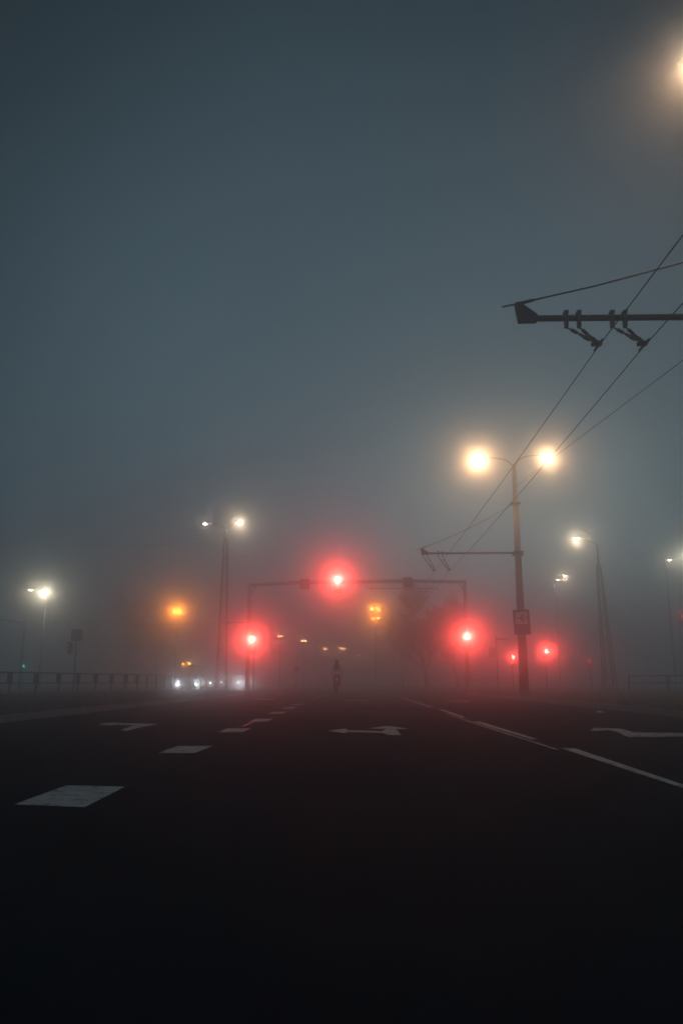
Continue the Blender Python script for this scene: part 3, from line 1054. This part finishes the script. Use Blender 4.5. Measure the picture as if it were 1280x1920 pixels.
def railing(posts, top, mid, base, label, wide):
    t = thing('guard_railing', (posts[0][0], posts[0][1], base), label, 'railing')
    for h, nm, r in ((top, 'top_rail', 0.035), (mid, 'mid_rail', 0.03)):
        MB().tube([(x, y, h) for x, y in posts], r, 8).build(nm, 'rail_paint', t, smooth=True)
    for i, (x, y) in enumerate(posts):
        q = posts[min(i + 1, len(posts) - 1)]
        p = posts[max(i - 1, 0)]
        d = Vector((q[0] - p[0], q[1] - p[1], 0)).normalized()
        s_ = Vector((-d.y, d.x, 0))
        po = MB()
        po.tube([(x, y, base - 0.1), (x, y, top - 0.02)], 0.045, 8)
        po = po.build('post', 'rail_paint', t)
        if wide[i]:
            w_ = 0.13
            a, b = Vector((x, y, 0)) - Vector((w_, 0, 0)), Vector((x, y, 0)) + Vector((w_, 0, 0))
            MB().box(a.x, b.x, y - 0.06, y - 0.045, mid - 0.03, top + 0.0).build('plate', 'rail_paint', po)
    return t


P0, P1 = (-17.15, 39.0), (-12.6, 62.0)
cols = [-42, 19.5, 68.6, 111, 147, 180, 210, 236, 257.5, 276, 293.5, 308.5, 322]
posts = [on_line(c_, P0, P1) for c_ in cols]
railing(posts, 1.2, 0.67, 0.10, 'long dark pedestrian railing with plated posts along the left verge', [True] * 9 + [False] * 4)
P2, P3 = (-13.6, 60.2), (-11.9, 60.6)
posts = [on_line(c_, P2, P3) for c_ in (327, 334, 341, 351, 373)]
railing(posts, 1.0, 0.62, 0.0, 'short end section of railing in front of the oncoming headlights', [False] * 5)
P4, P5 = (18.2, 52.0), (24.0, 51.0)
posts = [on_line(c_, P4, P5) for c_ in (1178, 1249, 1253, 1320, 1324)]
railing(posts, 1.12, 0.68, 0.12, 'faint railing on the right verge near the picture edge', [False] * 5)

# ------------------------------------------------------------------ signs and posts on the left
b = at(137.5, 1297, 50)
pz = at(138, 1191, 50).z
t = thing('sign_post', (b.x, b.y, 0), 'thin post with a square sign back, standing behind the left railing', 'sign post')
MB().tube([(b.x, b.y, 0), (b.x, b.y, pz + 0.3)], 0.05, 10).build('shaft', 'galvanised', t, smooth=True)
MB().box(b.x - 0.34, b.x + 0.36, b.y - 0.072, b.y - 0.055, pz - 0.35, pz + 0.35).build('sign_panel', 'sign_back', t, bevel=0.006)
ps = at(132, 1214, 50)
s = signal_head((ps.x - 0.04, ps.y, ps.z + 0.22), 'unlit traffic light turned sideways on the post behind the left railing', lit=0, lens='dark_lens', rz=-1.35, plate=False, s=0.72)

b = at(357.5, 1290, 57.5)
t = thing('sign_post', (b.x, b.y, 0), 'post with a round sign and a box sign before the oncoming headlights', 'sign post')
MB().tube([(b.x, b.y, 0), (b.x, b.y, at(357, 1223, 57.5).z)], 0.035, 10).build('shaft', 'galvanised', t, smooth=True)
cz = at(358, 1253, 57.5).z
rs = MB().tube([(b.x + 0.03, b.y - 0.05, cz), (b.x + 0.03, b.y - 0.065, cz)], 0.31, 28)
rs.build('round_sign', 'sign_back', t)
bz = at(357, 1275, 57.5).z
MB().box(b.x - 0.23, b.x + 0.25, b.y - 0.07, b.y - 0.05, bz - 0.33, bz + 0.26).build('box_sign', 'sign_back', t, bevel=0.01)

b = at(555.5, 1289, 84)
t = thing('sign_post', (b.x, b.y, 0), 'faint diamond sign on a tall post beyond the crossing', 'sign post')
MB().tube([(b.x, b.y, 0), (b.x, b.y, at(555, 1230, 84).z)], 0.06, 10).build('shaft', 'galvanised', t, smooth=True)
cz = at(555, 1255, 84).z
MB().prism([(b.x, cz - 0.44), (b.x + 0.44, cz), (b.x, cz + 0.44), (b.x - 0.44, cz)], b.y - 0.08, b.y - 0.06, 'Y').build('diamond_sign', 'sign_back', t)

# faint sign arm and board left of the concrete pole
b = at(933, 1285, 72)
t = thing('sign_post', (b.x, b.y, 0), 'faint post with a short arm just left of the concrete pole', 'sign post')
zt = at(936, 1198, 72).z
MB().tube([(b.x, b.y, 0), (b.x, b.y, zt + 0.3)], 0.055, 10).build('shaft', 'dark_steel', t, smooth=True)
MB().box(b.x - 0.02, b.x + 1.0, b.y - 0.05, b.y + 0.05, zt - 0.09, zt + 0.09).build('arm', 'dark_steel', t)
q = at(926, 1222, 71)
MB().box(q.x - 0.3, q.x + 0.27, b.y - 0.09, b.y - 0.07, q.z - 0.42, q.z + 0.42).build('board', 'sign_back', t)

# bracket pole far left
b = at(38, 1280, 66)
t = thing('trolley_pole', (b.x, b.y, 0), 'faint pole with a bracket arm pointing left, at the far left edge', 'pole')
zt = at(36, 1168, 66).z
MB().tube([(b.x, b.y, 0), (b.x, b.y, zt + 0.2)], [0.14, 0.09], 12).build('shaft', 'galvanised', t, smooth=True)
MB().tube([(b.x, b.y - 0.1, zt), (b.x - 3.4, b.y - 0.1, zt + 0.45)], 0.05, 8).build('bracket_arm', 'dark_steel', t)

# wire strung from the left mast out of the picture
pA, pB = at(408, 1018, YM - 0.2), at(-30, 1022, 56)
tag(MB().tube([pA, (pA + pB) / 2 - Vector((0, 0, 0.12)), pB], 0.012, 6).build('span_wire', 'wire'), 'faint span wire from the left lattice mast to the left edge', 'wire')
pA, pB = at(410, 1170, YM), at(100, 1163, 70)
tag(MB().tube([pA, (pA + pB) / 2 - Vector((0, 0, 0.2)), pB], 0.012, 6).build('span_wire', 'wire'), 'lower faint wire left of the lattice mast, below the amber lamp', 'wire')

# scrap of paper by the right kerb
p = gnd(1125, 1337)
mb = MB()
mb.add([p + Vector((-0.09, -0.05, 0.006)), p + Vector((0.08, -0.07, 0.03)), p + Vector((0.10, 0.06, 0.008)), p + Vector((-0.07, 0.08, 0.045)), p + Vector((0.0, 0.0, 0.06)), p + Vector((0.01, 0.0, 0.006))],
       [(0, 1, 4), (1, 2, 4), (2, 3, 4), (3, 0, 4), (1, 0, 5), (2, 1, 5), (3, 2, 5), (0, 3, 5)])
tag(mb.build('paper_scrap', 'paper'), 'small pale crumpled scrap lying in the right lane', 'litter')

# ------------------------------------------------------------------ cars
def car(loc, rz, paint_, label, power=60, van=False, beacons=False, lens='head_lens', hs=0.66, hw=0.86, group='oncoming cars at the crossing'):
    t = thing('oncoming_van' if van else 'oncoming_car', loc, label, 'van' if van else 'car', group, rz)
    w_ = 0.93 if van else hw
    if van:
        low = [(-2.3, 0.32), (-2.35, 0.62), (-2.2, 0.92), (-1.55, 1.05), (2.4, 1.05), (2.4, 0.32)]
        cab = [(-1.6, 1.04), (-1.0, 1.86), (-0.7, 1.93), (2.3, 1.93), (2.38, 1.04)]
    else:
        low = [(-2.05, 0.28), (-2.15, 0.5), (-2.05, 0.70), (-1.0, 0.90), (1.6, 0.92), (2.15, 0.86), (2.2, 0.45), (2.1, 0.28)]
        cab = [(-1.05, 0.89), (-0.35, 1.36), (0.1, 1.43), (0.8, 1.41), (1.65, 0.91)]
    MB().prism(low, -w_, w_, 'X').build('body', paint_, t, world=False, bevel=0.09)
    n = len(cab)
    zmin, zmax = min(z for _, z in cab), max(z for _, z in cab)
    vs = []
    for sgn in (-1, 1):
        for y, z in cab:
            k = 1 - 0.2 * (z - zmin) / (zmax - zmin)
            vs.append((sgn * (w_ - 0.05) * k, y, z))
    fs = [tuple(range(n - 1, -1, -1)), tuple(range(n, 2 * n))] + [(i, (i + 1) % n, (i + 1) % n + n, i + n) for i in range(n)]
    MB().add(vs, fs).build('cabin', 'car_glass' if not van else paint_, t, world=False, bevel=0.05)
    if van:
        MB().add([(-0.72, -1.585, 1.1), (0.72, -1.585, 1.1), (0.66, -1.10, 1.75), (-0.66, -1.10, 1.75)], [(0, 1, 2, 3)]).build('windscreen', 'car_glass', t, world=False)
    else:
        MB().prism([(-0.32, 1.35), (0.1, 1.43), (0.8, 1.41), (0.84, 1.45), (0.1, 1.47), (-0.36, 1.385)], -0.62, 0.62, 'X').build('roof', paint_, t, world=False, bevel=0.012)
    for yy in (-1.35, 1.35):
        for sgn in (-1, 1):
            x0 = sgn * (w_ - 0.1)
            wh = MB().tube([(x0 - 0.1, yy, 0.32), (x0 + 0.1, yy, 0.32)], 0.32, 22).build('wheel', 'tyre', t, world=False)
            MB().tube([(x0 + sgn * 0.095, yy, 0.32), (x0 + sgn * 0.108, yy, 0.32)], 0.19, 18).build('rim', 'galvanised', wh, world=False)
    zl_ = 0.56 if van else 0.6
    yl = -2.3 if van else -2.13
    for sgn in (-1, 1):
        MB().ball((sgn * hs, yl - 0.02, zl_), 0.10, 0.06, 0.07).build('headlight', lens, t, world=False, smooth=True)
        if power:
            light(t, (sgn * hs, yl - 0.16, zl_), (0.88, 0.95, 1), power / KW, 0.06, 110, (0.0, -1, -0.06), 1.0, world=False)
    MB().box(-0.45, 0.45, yl - 0.03, yl + 0.03, 0.42, 0.58).build('grille', 'black_plastic', t, world=False)
    MB().box(-0.26, 0.26, yl - 0.045, yl - 0.032, 0.33, 0.43).build('number_plate', 'sign_white', t, world=False)
    for sgn in (-1, 1):
        MB().ball((sgn * (w_ + 0.08), -0.75 if not van else -1.25, zmin + 0.08), 0.1, 0.06, 0.07).build('wing_mirror', 'black_plastic', t, world=False, smooth=True)
    if beacons:
        rk = MB().box(-0.6, 0.6, -0.6, -0.45, 1.93, 1.99).build('beacon_bar', 'black_plastic', t, world=False)
        for sx in (-0.56, -0.04):
            MB().ball((sx, -0.56, 2.06), 0.085, 0.08, 0.09).build('beacon', 'beacon_lens', rk, world=False, smooth=True)
        light(t, (-0.1, -0.85, 2.07), (1, 0.42, 0.09), 26 / KA, 0.05, None, None, world=False)
    return t


def car_at(px, Y, rz, *a, **k):
    p = px_at(px, Y, 0.3)
    return car((p.x, Y + 2.2, 0), rz, *a, **k)


car_at(451, 90, 0.1, 'car_dark', 'dark car with two bright headlights right of the lattice mast', 150, hs=0.5, hw=0.74)
car_at(345.5, 60.5, 0.1, 'car_dark', 'dark van with amber roof beacons, its headlights shining through the railing end', 45, van=True, beacons=True)
car_at(389, 96, 0.45, 'car_silver', 'grey car with small headlights between the railing end and the lattice mast', 60)

# ------------------------------------------------------------------ cyclist
BY = 43.2
bx = px_at(631, BY, 0.6).x
bike = thing('bicycle', (bx, BY, 0), 'dark bicycle with a small red rear light, ridden away down the lane', 'bicycle')
def rel(mb, name, m, parent=bike, **k):
    return mb.build(name, m, parent, world=False, **k)
rw, fw = (0, 0, 0.34), (0, 1.05, 0.34)
for c_ in (rw, fw):
    wl = rel(MB().ring(c_, 0.318, 0.022, 'X', 36, 8), 'wheel', 'tyre', smooth=True)
    rel(MB().ring(c_, 0.292, 0.011, 'X', 32, 6), 'rim', 'chrome', wl)
    sp = MB()
    for i in range(18):
        q = 2 * pi * i / 18
        sp.tube([(0.025 * (-1) ** i, c_[1] + 0.02 * cos(q), c_[2] + 0.02 * sin(q)), (0, c_[1] + 0.29 * cos(q), c_[2] + 0.29 * sin(q))], 0.0016, 4, False)
    rel(sp, 'spokes', 'chrome', wl)
    rel(MB().tube([(-0.045, c_[1], c_[2]), (0.045, c_[1], c_[2])], 0.02, 10), 'hub', 'chrome', wl)
BB = (0, 0.46, 0.29)
ST = (0, 0.30, 0.80)
HT, HB = (0, 0.86, 0.88), (0, 0.91, 0.70)
fr = MB()
fr.tube([BB, ST], 0.016, 10).tube([ST, HT], 0.016, 10).tube([BB, HB], 0.019, 10).tube([HT, HB], 0.02, 10)
for sgn in (-1, 1):
    fr.tube([(sgn * 0.05, 0, 0.34), (sgn * 0.02, 0.42, 0.29)], 0.010, 8).tube([(sgn * 0.05, 0, 0.34), (sgn * 0.015, 0.30, 0.79)], 0.009, 8)
rel(fr, 'frame', 'bike_paint', smooth=True)
fk = MB()
for sgn in (-1, 1):
    fk.tube([(sgn * 0.045, 0.92, 0.70), (sgn * 0.05, 0.97, 0.52), (sgn * 0.05, 1.05, 0.34)], 0.012, 8)
fk.tube([(-0.05, 0.915, 0.70), (0.05, 0.915, 0.70)], 0.016, 8)
rel(fk, 'fork', 'bike_paint', smooth=True)
rel(MB().tube([ST, (0, 0.255, 0.97)], 0.013, 8), 'seat_post', 'chrome')
sd = MB()
for y, hw, zz in ((0.10, 0.085, 1.0),):
    sd.prism([(-0.085, 0.12), (-0.095, 0.18), (-0.05, 0.26), (-0.02, 0.38), (0.02, 0.38), (0.05, 0.26), (0.095, 0.18), (0.085, 0.12)], 0.965, 1.0)
rel(sd, 'saddle', 'black_plastic', bevel=0.012)
hb = MB().tube([(-0.30, 0.80, 1.08), (-0.16, 0.87, 1.09), (0, 0.90, 1.06), (0.16, 0.87, 1.09), (0.30, 0.80, 1.08)], 0.0125, 8)
hb.tube([HT, (0, 0.90, 1.06)], 0.014, 8)
rel(hb, 'handlebar', 'chrome', smooth=True)
for sgn in (-1, 1):
    rel(MB().tube([(sgn * 0.31, 0.795, 1.08), (sgn * 0.21, 0.848, 1.086)], 0.017, 10), 'grip', 'black_plastic')
    up = sgn > 0
    ce = (sgn * 0.08, 0.46 + (0.0 if up else 0.01), 0.29 + (0.17 if up else -0.17))
    cr = rel(MB().tube([(sgn * 0.07, 0.46, 0.29), ce], 0.011, 8), 'crank', 'chrome')
    rel(MB().box(min(ce[0], ce[0] + sgn * 0.1), max(ce[0], ce[0] + sgn * 0.1), ce[1] - 0.04, ce[1] + 0.04, ce[2] - 0.012, ce[2] + 0.012), 'pedal', 'black_plastic', cr)
rel(MB().tube([(0.055, 0.46, 0.29), (0.062, 0.46, 0.29)], 0.09, 24), 'chainring', 'chrome')
mg = MB()
for c_, a0, a1 in ((rw, 0.1 * pi, 1.05 * pi), (fw, 0.25 * pi, 0.8 * pi)):
    pass
for nm, c_, a0, a1 in (('rear_mudguard', rw, -0.05, 0.62), ('front_mudguard', fw, 0.3, 0.75)):
    vs, fs, n = [], [], 16
    for i in range(n + 1):
        q = pi - pi * (a0 + (a1 - a0) * i / n)
        for sx in (-0.03, 0.03):
            for rr in (0.352, 0.356):
                vs.append((sx, c_[1] + rr * cos(q), c_[2] + rr * sin(q)))
    for i in range(n):
        a, b_ = i * 4, (i + 1) * 4
        fs += [(a, a + 2, b_ + 2, b_), (a + 1, b_ + 1, b_ + 3, a + 3), (a, b_, b_ + 1, a + 1), (a + 2, a + 3, b_ + 3, b_ + 2)]
    rel(MB().add(vs, fs), nm, 'bike_paint')
rl = rel(MB().box(-0.03, 0.03, 0.175, 0.215, 0.87, 0.92), 'rear_light', 'black_plastic', bevel=0.006)
rel(MB().tube([(0, 0.174, 0.895), (0, 0.162, 0.895)], 0.026, 14), 'lens', 'tail_lens', rl)
light(bike, (0, 0.10, 0.895), RED, 0.5 / KR, 0.02, 130, (0, -1, 0), 0.6, world=False)

rider = thing('person', (bx, BY, 0.12), 'cyclist in a pale reflective jacket and dark trousers riding away, seen from behind', 'person')
def V(x, y, z): return Vector((x, y, z - 0.12))
hipc, ch, sh = V(0, .27, 1.07), V(0, .345, 1.40), V(0, .375, 1.53)
nk, hd0, hd1 = V(0, .40, 1.63), V(0, .43, 1.73), V(0, .44, 1.82)
arms, legs = {}, {}
for sgn in (-1, 1):
    arms[sgn] = [(V(sgn * .17, .375, 1.53), .068), (V(sgn * .245, .46, 1.36), .05), (V(sgn * .285, .58, 1.22), .043), (V(sgn * .275, .72, 1.145), .034), (V(sgn * .265, .79, 1.125), .03)]
legs[-1] = [(V(-.09, .28, 1.03), .088), (V(-.105, .40, .82), .072), (V(-.115, .47, .63), .056), (V(-.12, .45, .42), .052), (V(-.125, .42, .20), .038)]
legs[1] = [(V(.09, .28, 1.03), .088), (V(.105, .50, .96), .074), (V(.115, .69, .88), .058), (V(.12, .58, .70), .054), (V(.125, .44, .53), .038)]
chains = [[(hipc, (.15, .11)), (V(0, .30, 1.22), (.135, .10)), (ch, (.16, .11)), (sh, (.12, .085)), (nk, .056), (hd0, (.075, .09)), (hd1, (.078, .095)), (V(0, .44, 1.875), (.05, .06))]]
for sgn in (-1, 1):
    chains.append([(sh, (.12, .085))] + arms[sgn])
    chains.append([(hipc, (.15, .11))] + legs[sgn])
body = skin('body', chains, 'skin', rider)
def up(r, k): return tuple(q + k for q in r) if isinstance(r, tuple) else r + k
jk = [[(V(0, .285, 1.13), (.185, .135)), (V(0, .30, 1.22), (.175, .135)), (ch, (.195, .14)), (sh, (.15, .11)), (V(0, .39, 1.60), .07)]]
for sgn in (-1, 1):
    jk.append([(sh, (.15, .11))] + [(p, r + .022) for p, r in arms[sgn]])
jacket = skin('jacket', jk, 'jacket', rider)
bd = MB()
for zz in (1.19,):
    pts = [(0.205 * cos(q), .295 + 0.163 * sin(q), zz - 0.12) for q in [2 * pi * i / 24 for i in range(25)]]
    vs, fs = [], []
    for p_ in pts:
        vs += [(p_[0], p_[1], p_[2] - 0.03), (p_[0], p_[1], p_[2] + 0.03)]
    fs = [(2 * i, 2 * i + 2, 2 * i + 3, 2 * i + 1) for i in range(24)]
    bd.add(vs, fs)
bd.build('reflective_band', 'reflective', jacket, world=False)
tr = [[(hipc, (.175, .135)), (V(0, .28, 1.14), (.165, .125))]]
for sgn in (-1, 1):
    tr.append([(hipc, (.175, .135))] + [(p, r + .02) for p, r in legs[sgn]])
skin('trousers', tr, 'trousers', rider)
for sgn, (ay_, az) in ((-1, (.42, .15)), (1, (.44, .49))):
    sx = sgn * .128
    vs, fs, n = [], [], 12
    secs = [(-.075, .030, .055), (-.03, .038, .075), (.05, .040, .052), (.12, .045, .040), (.17, .035, .028), (.19, .012, .014)]
    for yy, hw, hh in secs:
        for j in range(n):
            q = 2 * pi * j / n
            vs.append(V(sx + hw * cos(q), ay_ + yy, az + (hh * sin(q) if sin(q) > 0 else 0.018 * sin(q))))
    for i in range(len(secs) - 1):
        for j in range(n):
            a, b_ = i * n + j, i * n + (j + 1) % n
            fs.append((a, b_, b_ + n, a + n))
    fs += [tuple(range(n)), tuple((len(secs) - 1) * n + j for j in range(n))]
    MB().add(vs, fs).build('shoe', 'shoes', rider, world=False, smooth=True)
for sgn in (-1, 1):          # gloved hands closed round the grips: palm, four fingers and a thumb
    w0 = V(sgn * .266, .785, 1.127)
    k1 = V(sgn * .262, .825, 1.112)
    gl_ = [[(w0, .034), (V(sgn * .262, .805, 1.122), (.042, .024)), (k1, (.044, .02))]]
    for i, (off, ln_f) in enumerate(((-.034, .95), (-.012, 1.05), (.011, 1.0), (.032, .85))):
        bx_, by_ = sgn * (.262 + off), .836 - off * 0.5
        gl_.append([(k1, (.044, .02)), (V(bx_, by_, 1.110), .0105), (V(bx_, by_ + .028 * ln_f, 1.098), .010), (V(bx_, by_ + .030 * ln_f, 1.072), .009), (V(bx_, by_ + .008, 1.060), .008)])
    gl_.append([(V(sgn * .262, .805, 1.122), (.042, .024)), (V(sgn * .222, .815, 1.11), .012), (V(sgn * .208, .838, 1.092), .011), (V(sgn * .215, .858, 1.075), .009)])
    skin('glove', gl_, 'shoes', rider, 2)
hl = MB()
hl.ball(V(0, .43, 1.80), .108, .135, .115, 20, 12)
hl.build('helmet', 'helmet', rider, world=False, smooth=True)
fc = MB()                    # ears, nose and a mouth line on the face turned away down the road
fc.ball(V(0, .535, 1.74), .014, .02, .022)
fc.build('nose', 'skin', rider, world=False, smooth=True)
for sgn in (-1, 1):
    MB().ball(V(sgn * .082, .43, 1.735), .012, .022, .032).build('ear', 'skin', rider, world=False, smooth=True)
    MB().ball(V(sgn * .03, .517, 1.765), .012, .008, .009).build('eye', 'sign_black', rider, world=False, smooth=True)
MB().box(-.024, .024, .52 - 0.004, .524, 1.70 - .12, 1.706 - .12).build('mouth', 'shoes', rider, world=False)

bp = thing('backpack', (bx, BY + 0.2, 1.33), 'dark rounded backpack worn on the cyclist\'s back', 'backpack')
vs, fs, n = [], [], 16
secs = [(1.33, .10, .05), (1.345, .155, .085), (1.42, .172, .10), (1.52, .165, .095), (1.62, .135, .075), (1.68, .10, .055), (1.70, .05, .025)]
for z, hw, dp in secs:
    cy = .20 + (z - 1.33) * 0.16
    for j in range(n):
        q = 2 * pi * j / n
        e = lambda v: abs(v) ** 0.7 * (1 if v > 0 else -1)
        vs.append((hw * e(cos(q)), cy + dp * e(sin(q)) - .2, z - 1.33))
for i in range(len(secs) - 1):
    for j in range(n):
        a, b_ = i * n + j, i * n + (j + 1) % n
        fs.append((a, b_, b_ + n, a + n))
fs += [tuple(range(n)), tuple((len(secs) - 1) * n + j for j in range(n))]
MB().add(vs, fs).build('bag', 'backpack', bp, world=False, smooth=True)
MB().box(-.11, .11, -.105, -.075, .04, .17).build('front_pocket', 'backpack', bp, world=False, bevel=0.012)
for sgn in (-1, 1):
    MB().tube([(sgn * .11, .06, .05), (sgn * .14, .2, .12), (sgn * .14, .285, .2), (sgn * .12, .22, .29), (sgn * .09, .1, .33)], 0.016, 6).build('shoulder_strap', 'backpack', bp, world=False, smooth=True)

# ------------------------------------------------------------------ trees drowned in the fog
def tree(loc, height, spread, label, seed, m='leaves', dens=2600, trunk_f=0.22, slim=1.0, group='trees beyond the crossing'):
    rnd = random.Random(seed)
    t = thing('tree', loc, label, 'tree', group)
    tips = []
    br = MB()
    r0 = 0.018 * height

    def grow(p, d, ln_, r, lvl):
        n = 4
        pts, q, dd = [p], p, d
        for i in range(n):
            dd = (dd + Vector((rnd.gauss(0, .13), rnd.gauss(0, .13), rnd.gauss(0.05, .08)))).normalized()
            q = q + dd * ln_ / n
            pts.append(q)
            if lvl >= 2: tips.append(q)
        br.tube(pts, [r * (1 - 0.6 * i / n) for i in range(n + 1)], 8 if lvl < 1 else 5, False)
        if lvl < 3:
            k = (6, 4, 3)[lvl]
            for i in range(k):
                f = rnd.uniform(0.35, 1.0)
                b_ = pts[min(n, int(f * n))]
                a = rnd.uniform(0, 2 * pi)
                side = Vector((cos(a), sin(a), rnd.uniform(0.1, 0.7))).normalized()
                nd = (dd * 0.45 + side * (0.8 if lvl else 0.75)).normalized()
                nd = Vector((nd.x * slim, nd.y * slim, nd.z)).normalized()
                grow(b_, nd, ln_ * rnd.uniform(0.5, 0.72), r * 0.42, lvl + 1)
    grow(Vector((0, 0, -0.1)), Vector((0, 0, 1)), height * 0.55, r0, 0)
    mz = max(q.z for q in tips)
    mr = max(Vector((q.x, q.y, 0)).length for q in tips)
    kz, kr = height * 0.94 / mz, spread / mr

    def fit(v):
        z = max(0, v.z)
        return Vector((v.x * kr, v.y * kr, v.z * kz))
    br.v = [fit(v) for v in br.v]
    br.build('trunk', 'bark', t, world=False)
    vs, fs = [], []
    for _ in range(dens):
        q = fit(rnd.choice(tips))
        if q.z < height * trunk_f: continue
        c_ = q + Vector((rnd.gauss(0, .28), rnd.gauss(0, .28), rnd.gauss(0, .24)))
        s_ = rnd.uniform(0.10, 0.22)
        u = Vector((rnd.gauss(0, 1), rnd.gauss(0, 1), rnd.gauss(0, 1))).normalized()
        v = u.cross(Vector((rnd.gauss(0, 1), rnd.gauss(0, 1), rnd.gauss(0, 1)))).normalized()
        b_ = len(vs)
        vs += [c_ - u * s_, c_ + v * s_ * 0.55, c_ + u * s_, c_ - v * s_ * 0.55]
        fs.append((b_, b_ + 1, b_ + 2, b_ + 3))
    MB().add(vs, fs).build('crown', m, t, world=False)
    return t


def tree_at(px, Y, *a, **k):
    p = px_at(px, Y, 0.3)
    return tree((p.x, Y, 0), *a, **k)


tree_at(800, 90, 12.6, 4.6, 'dark leafy tree, nearest of the group between the amber lamps and the right gantry leg', 11, dens=6500, trunk_f=0.12)
tree_at(858, 99, 12.0, 4.0, 'dark tree directly behind the right gantry leg', 12, dens=5500, trunk_f=0.12)
tree_at(756, 106, 10.5, 3.4, 'slighter tree at the left end of the group by the amber lamps', 13, dens=3200)
tree_at(232, 120, 15.5, 4.6, 'tall blurred tree between the double lamp and the lone amber lamp', 14, dens=5200, trunk_f=0.12, group='trees behind the left railing')
tree_at(292, 128, 13.0, 3.8, 'blurred tree just left of the lone amber lamp', 15, dens=4200, trunk_f=0.12, group='trees behind the left railing')
tree_at(160, 132, 12.5, 4.2, 'blurred tree behind the square sign back', 16, dens=4200, group='trees behind the left railing')
# ------------------------------------------------------------------ render settings
sc.view_settings.view_transform = 'Standard'
sc.view_settings.look = 'None'
sc.view_settings.gamma = 1
sc.view_settings.exposure = 0
sc.cycles.use_denoising = True
sc.cycles.max_bounces = 8
sc.cycles.diffuse_bounces = 2
sc.cycles.glossy_bounces = 2
sc.cycles.transmission_bounces = 2
sc.cycles.volume_bounces = 6
sc.cycles.use_adaptive_sampling = False
sc.cycles.sample_clamp_indirect = 4
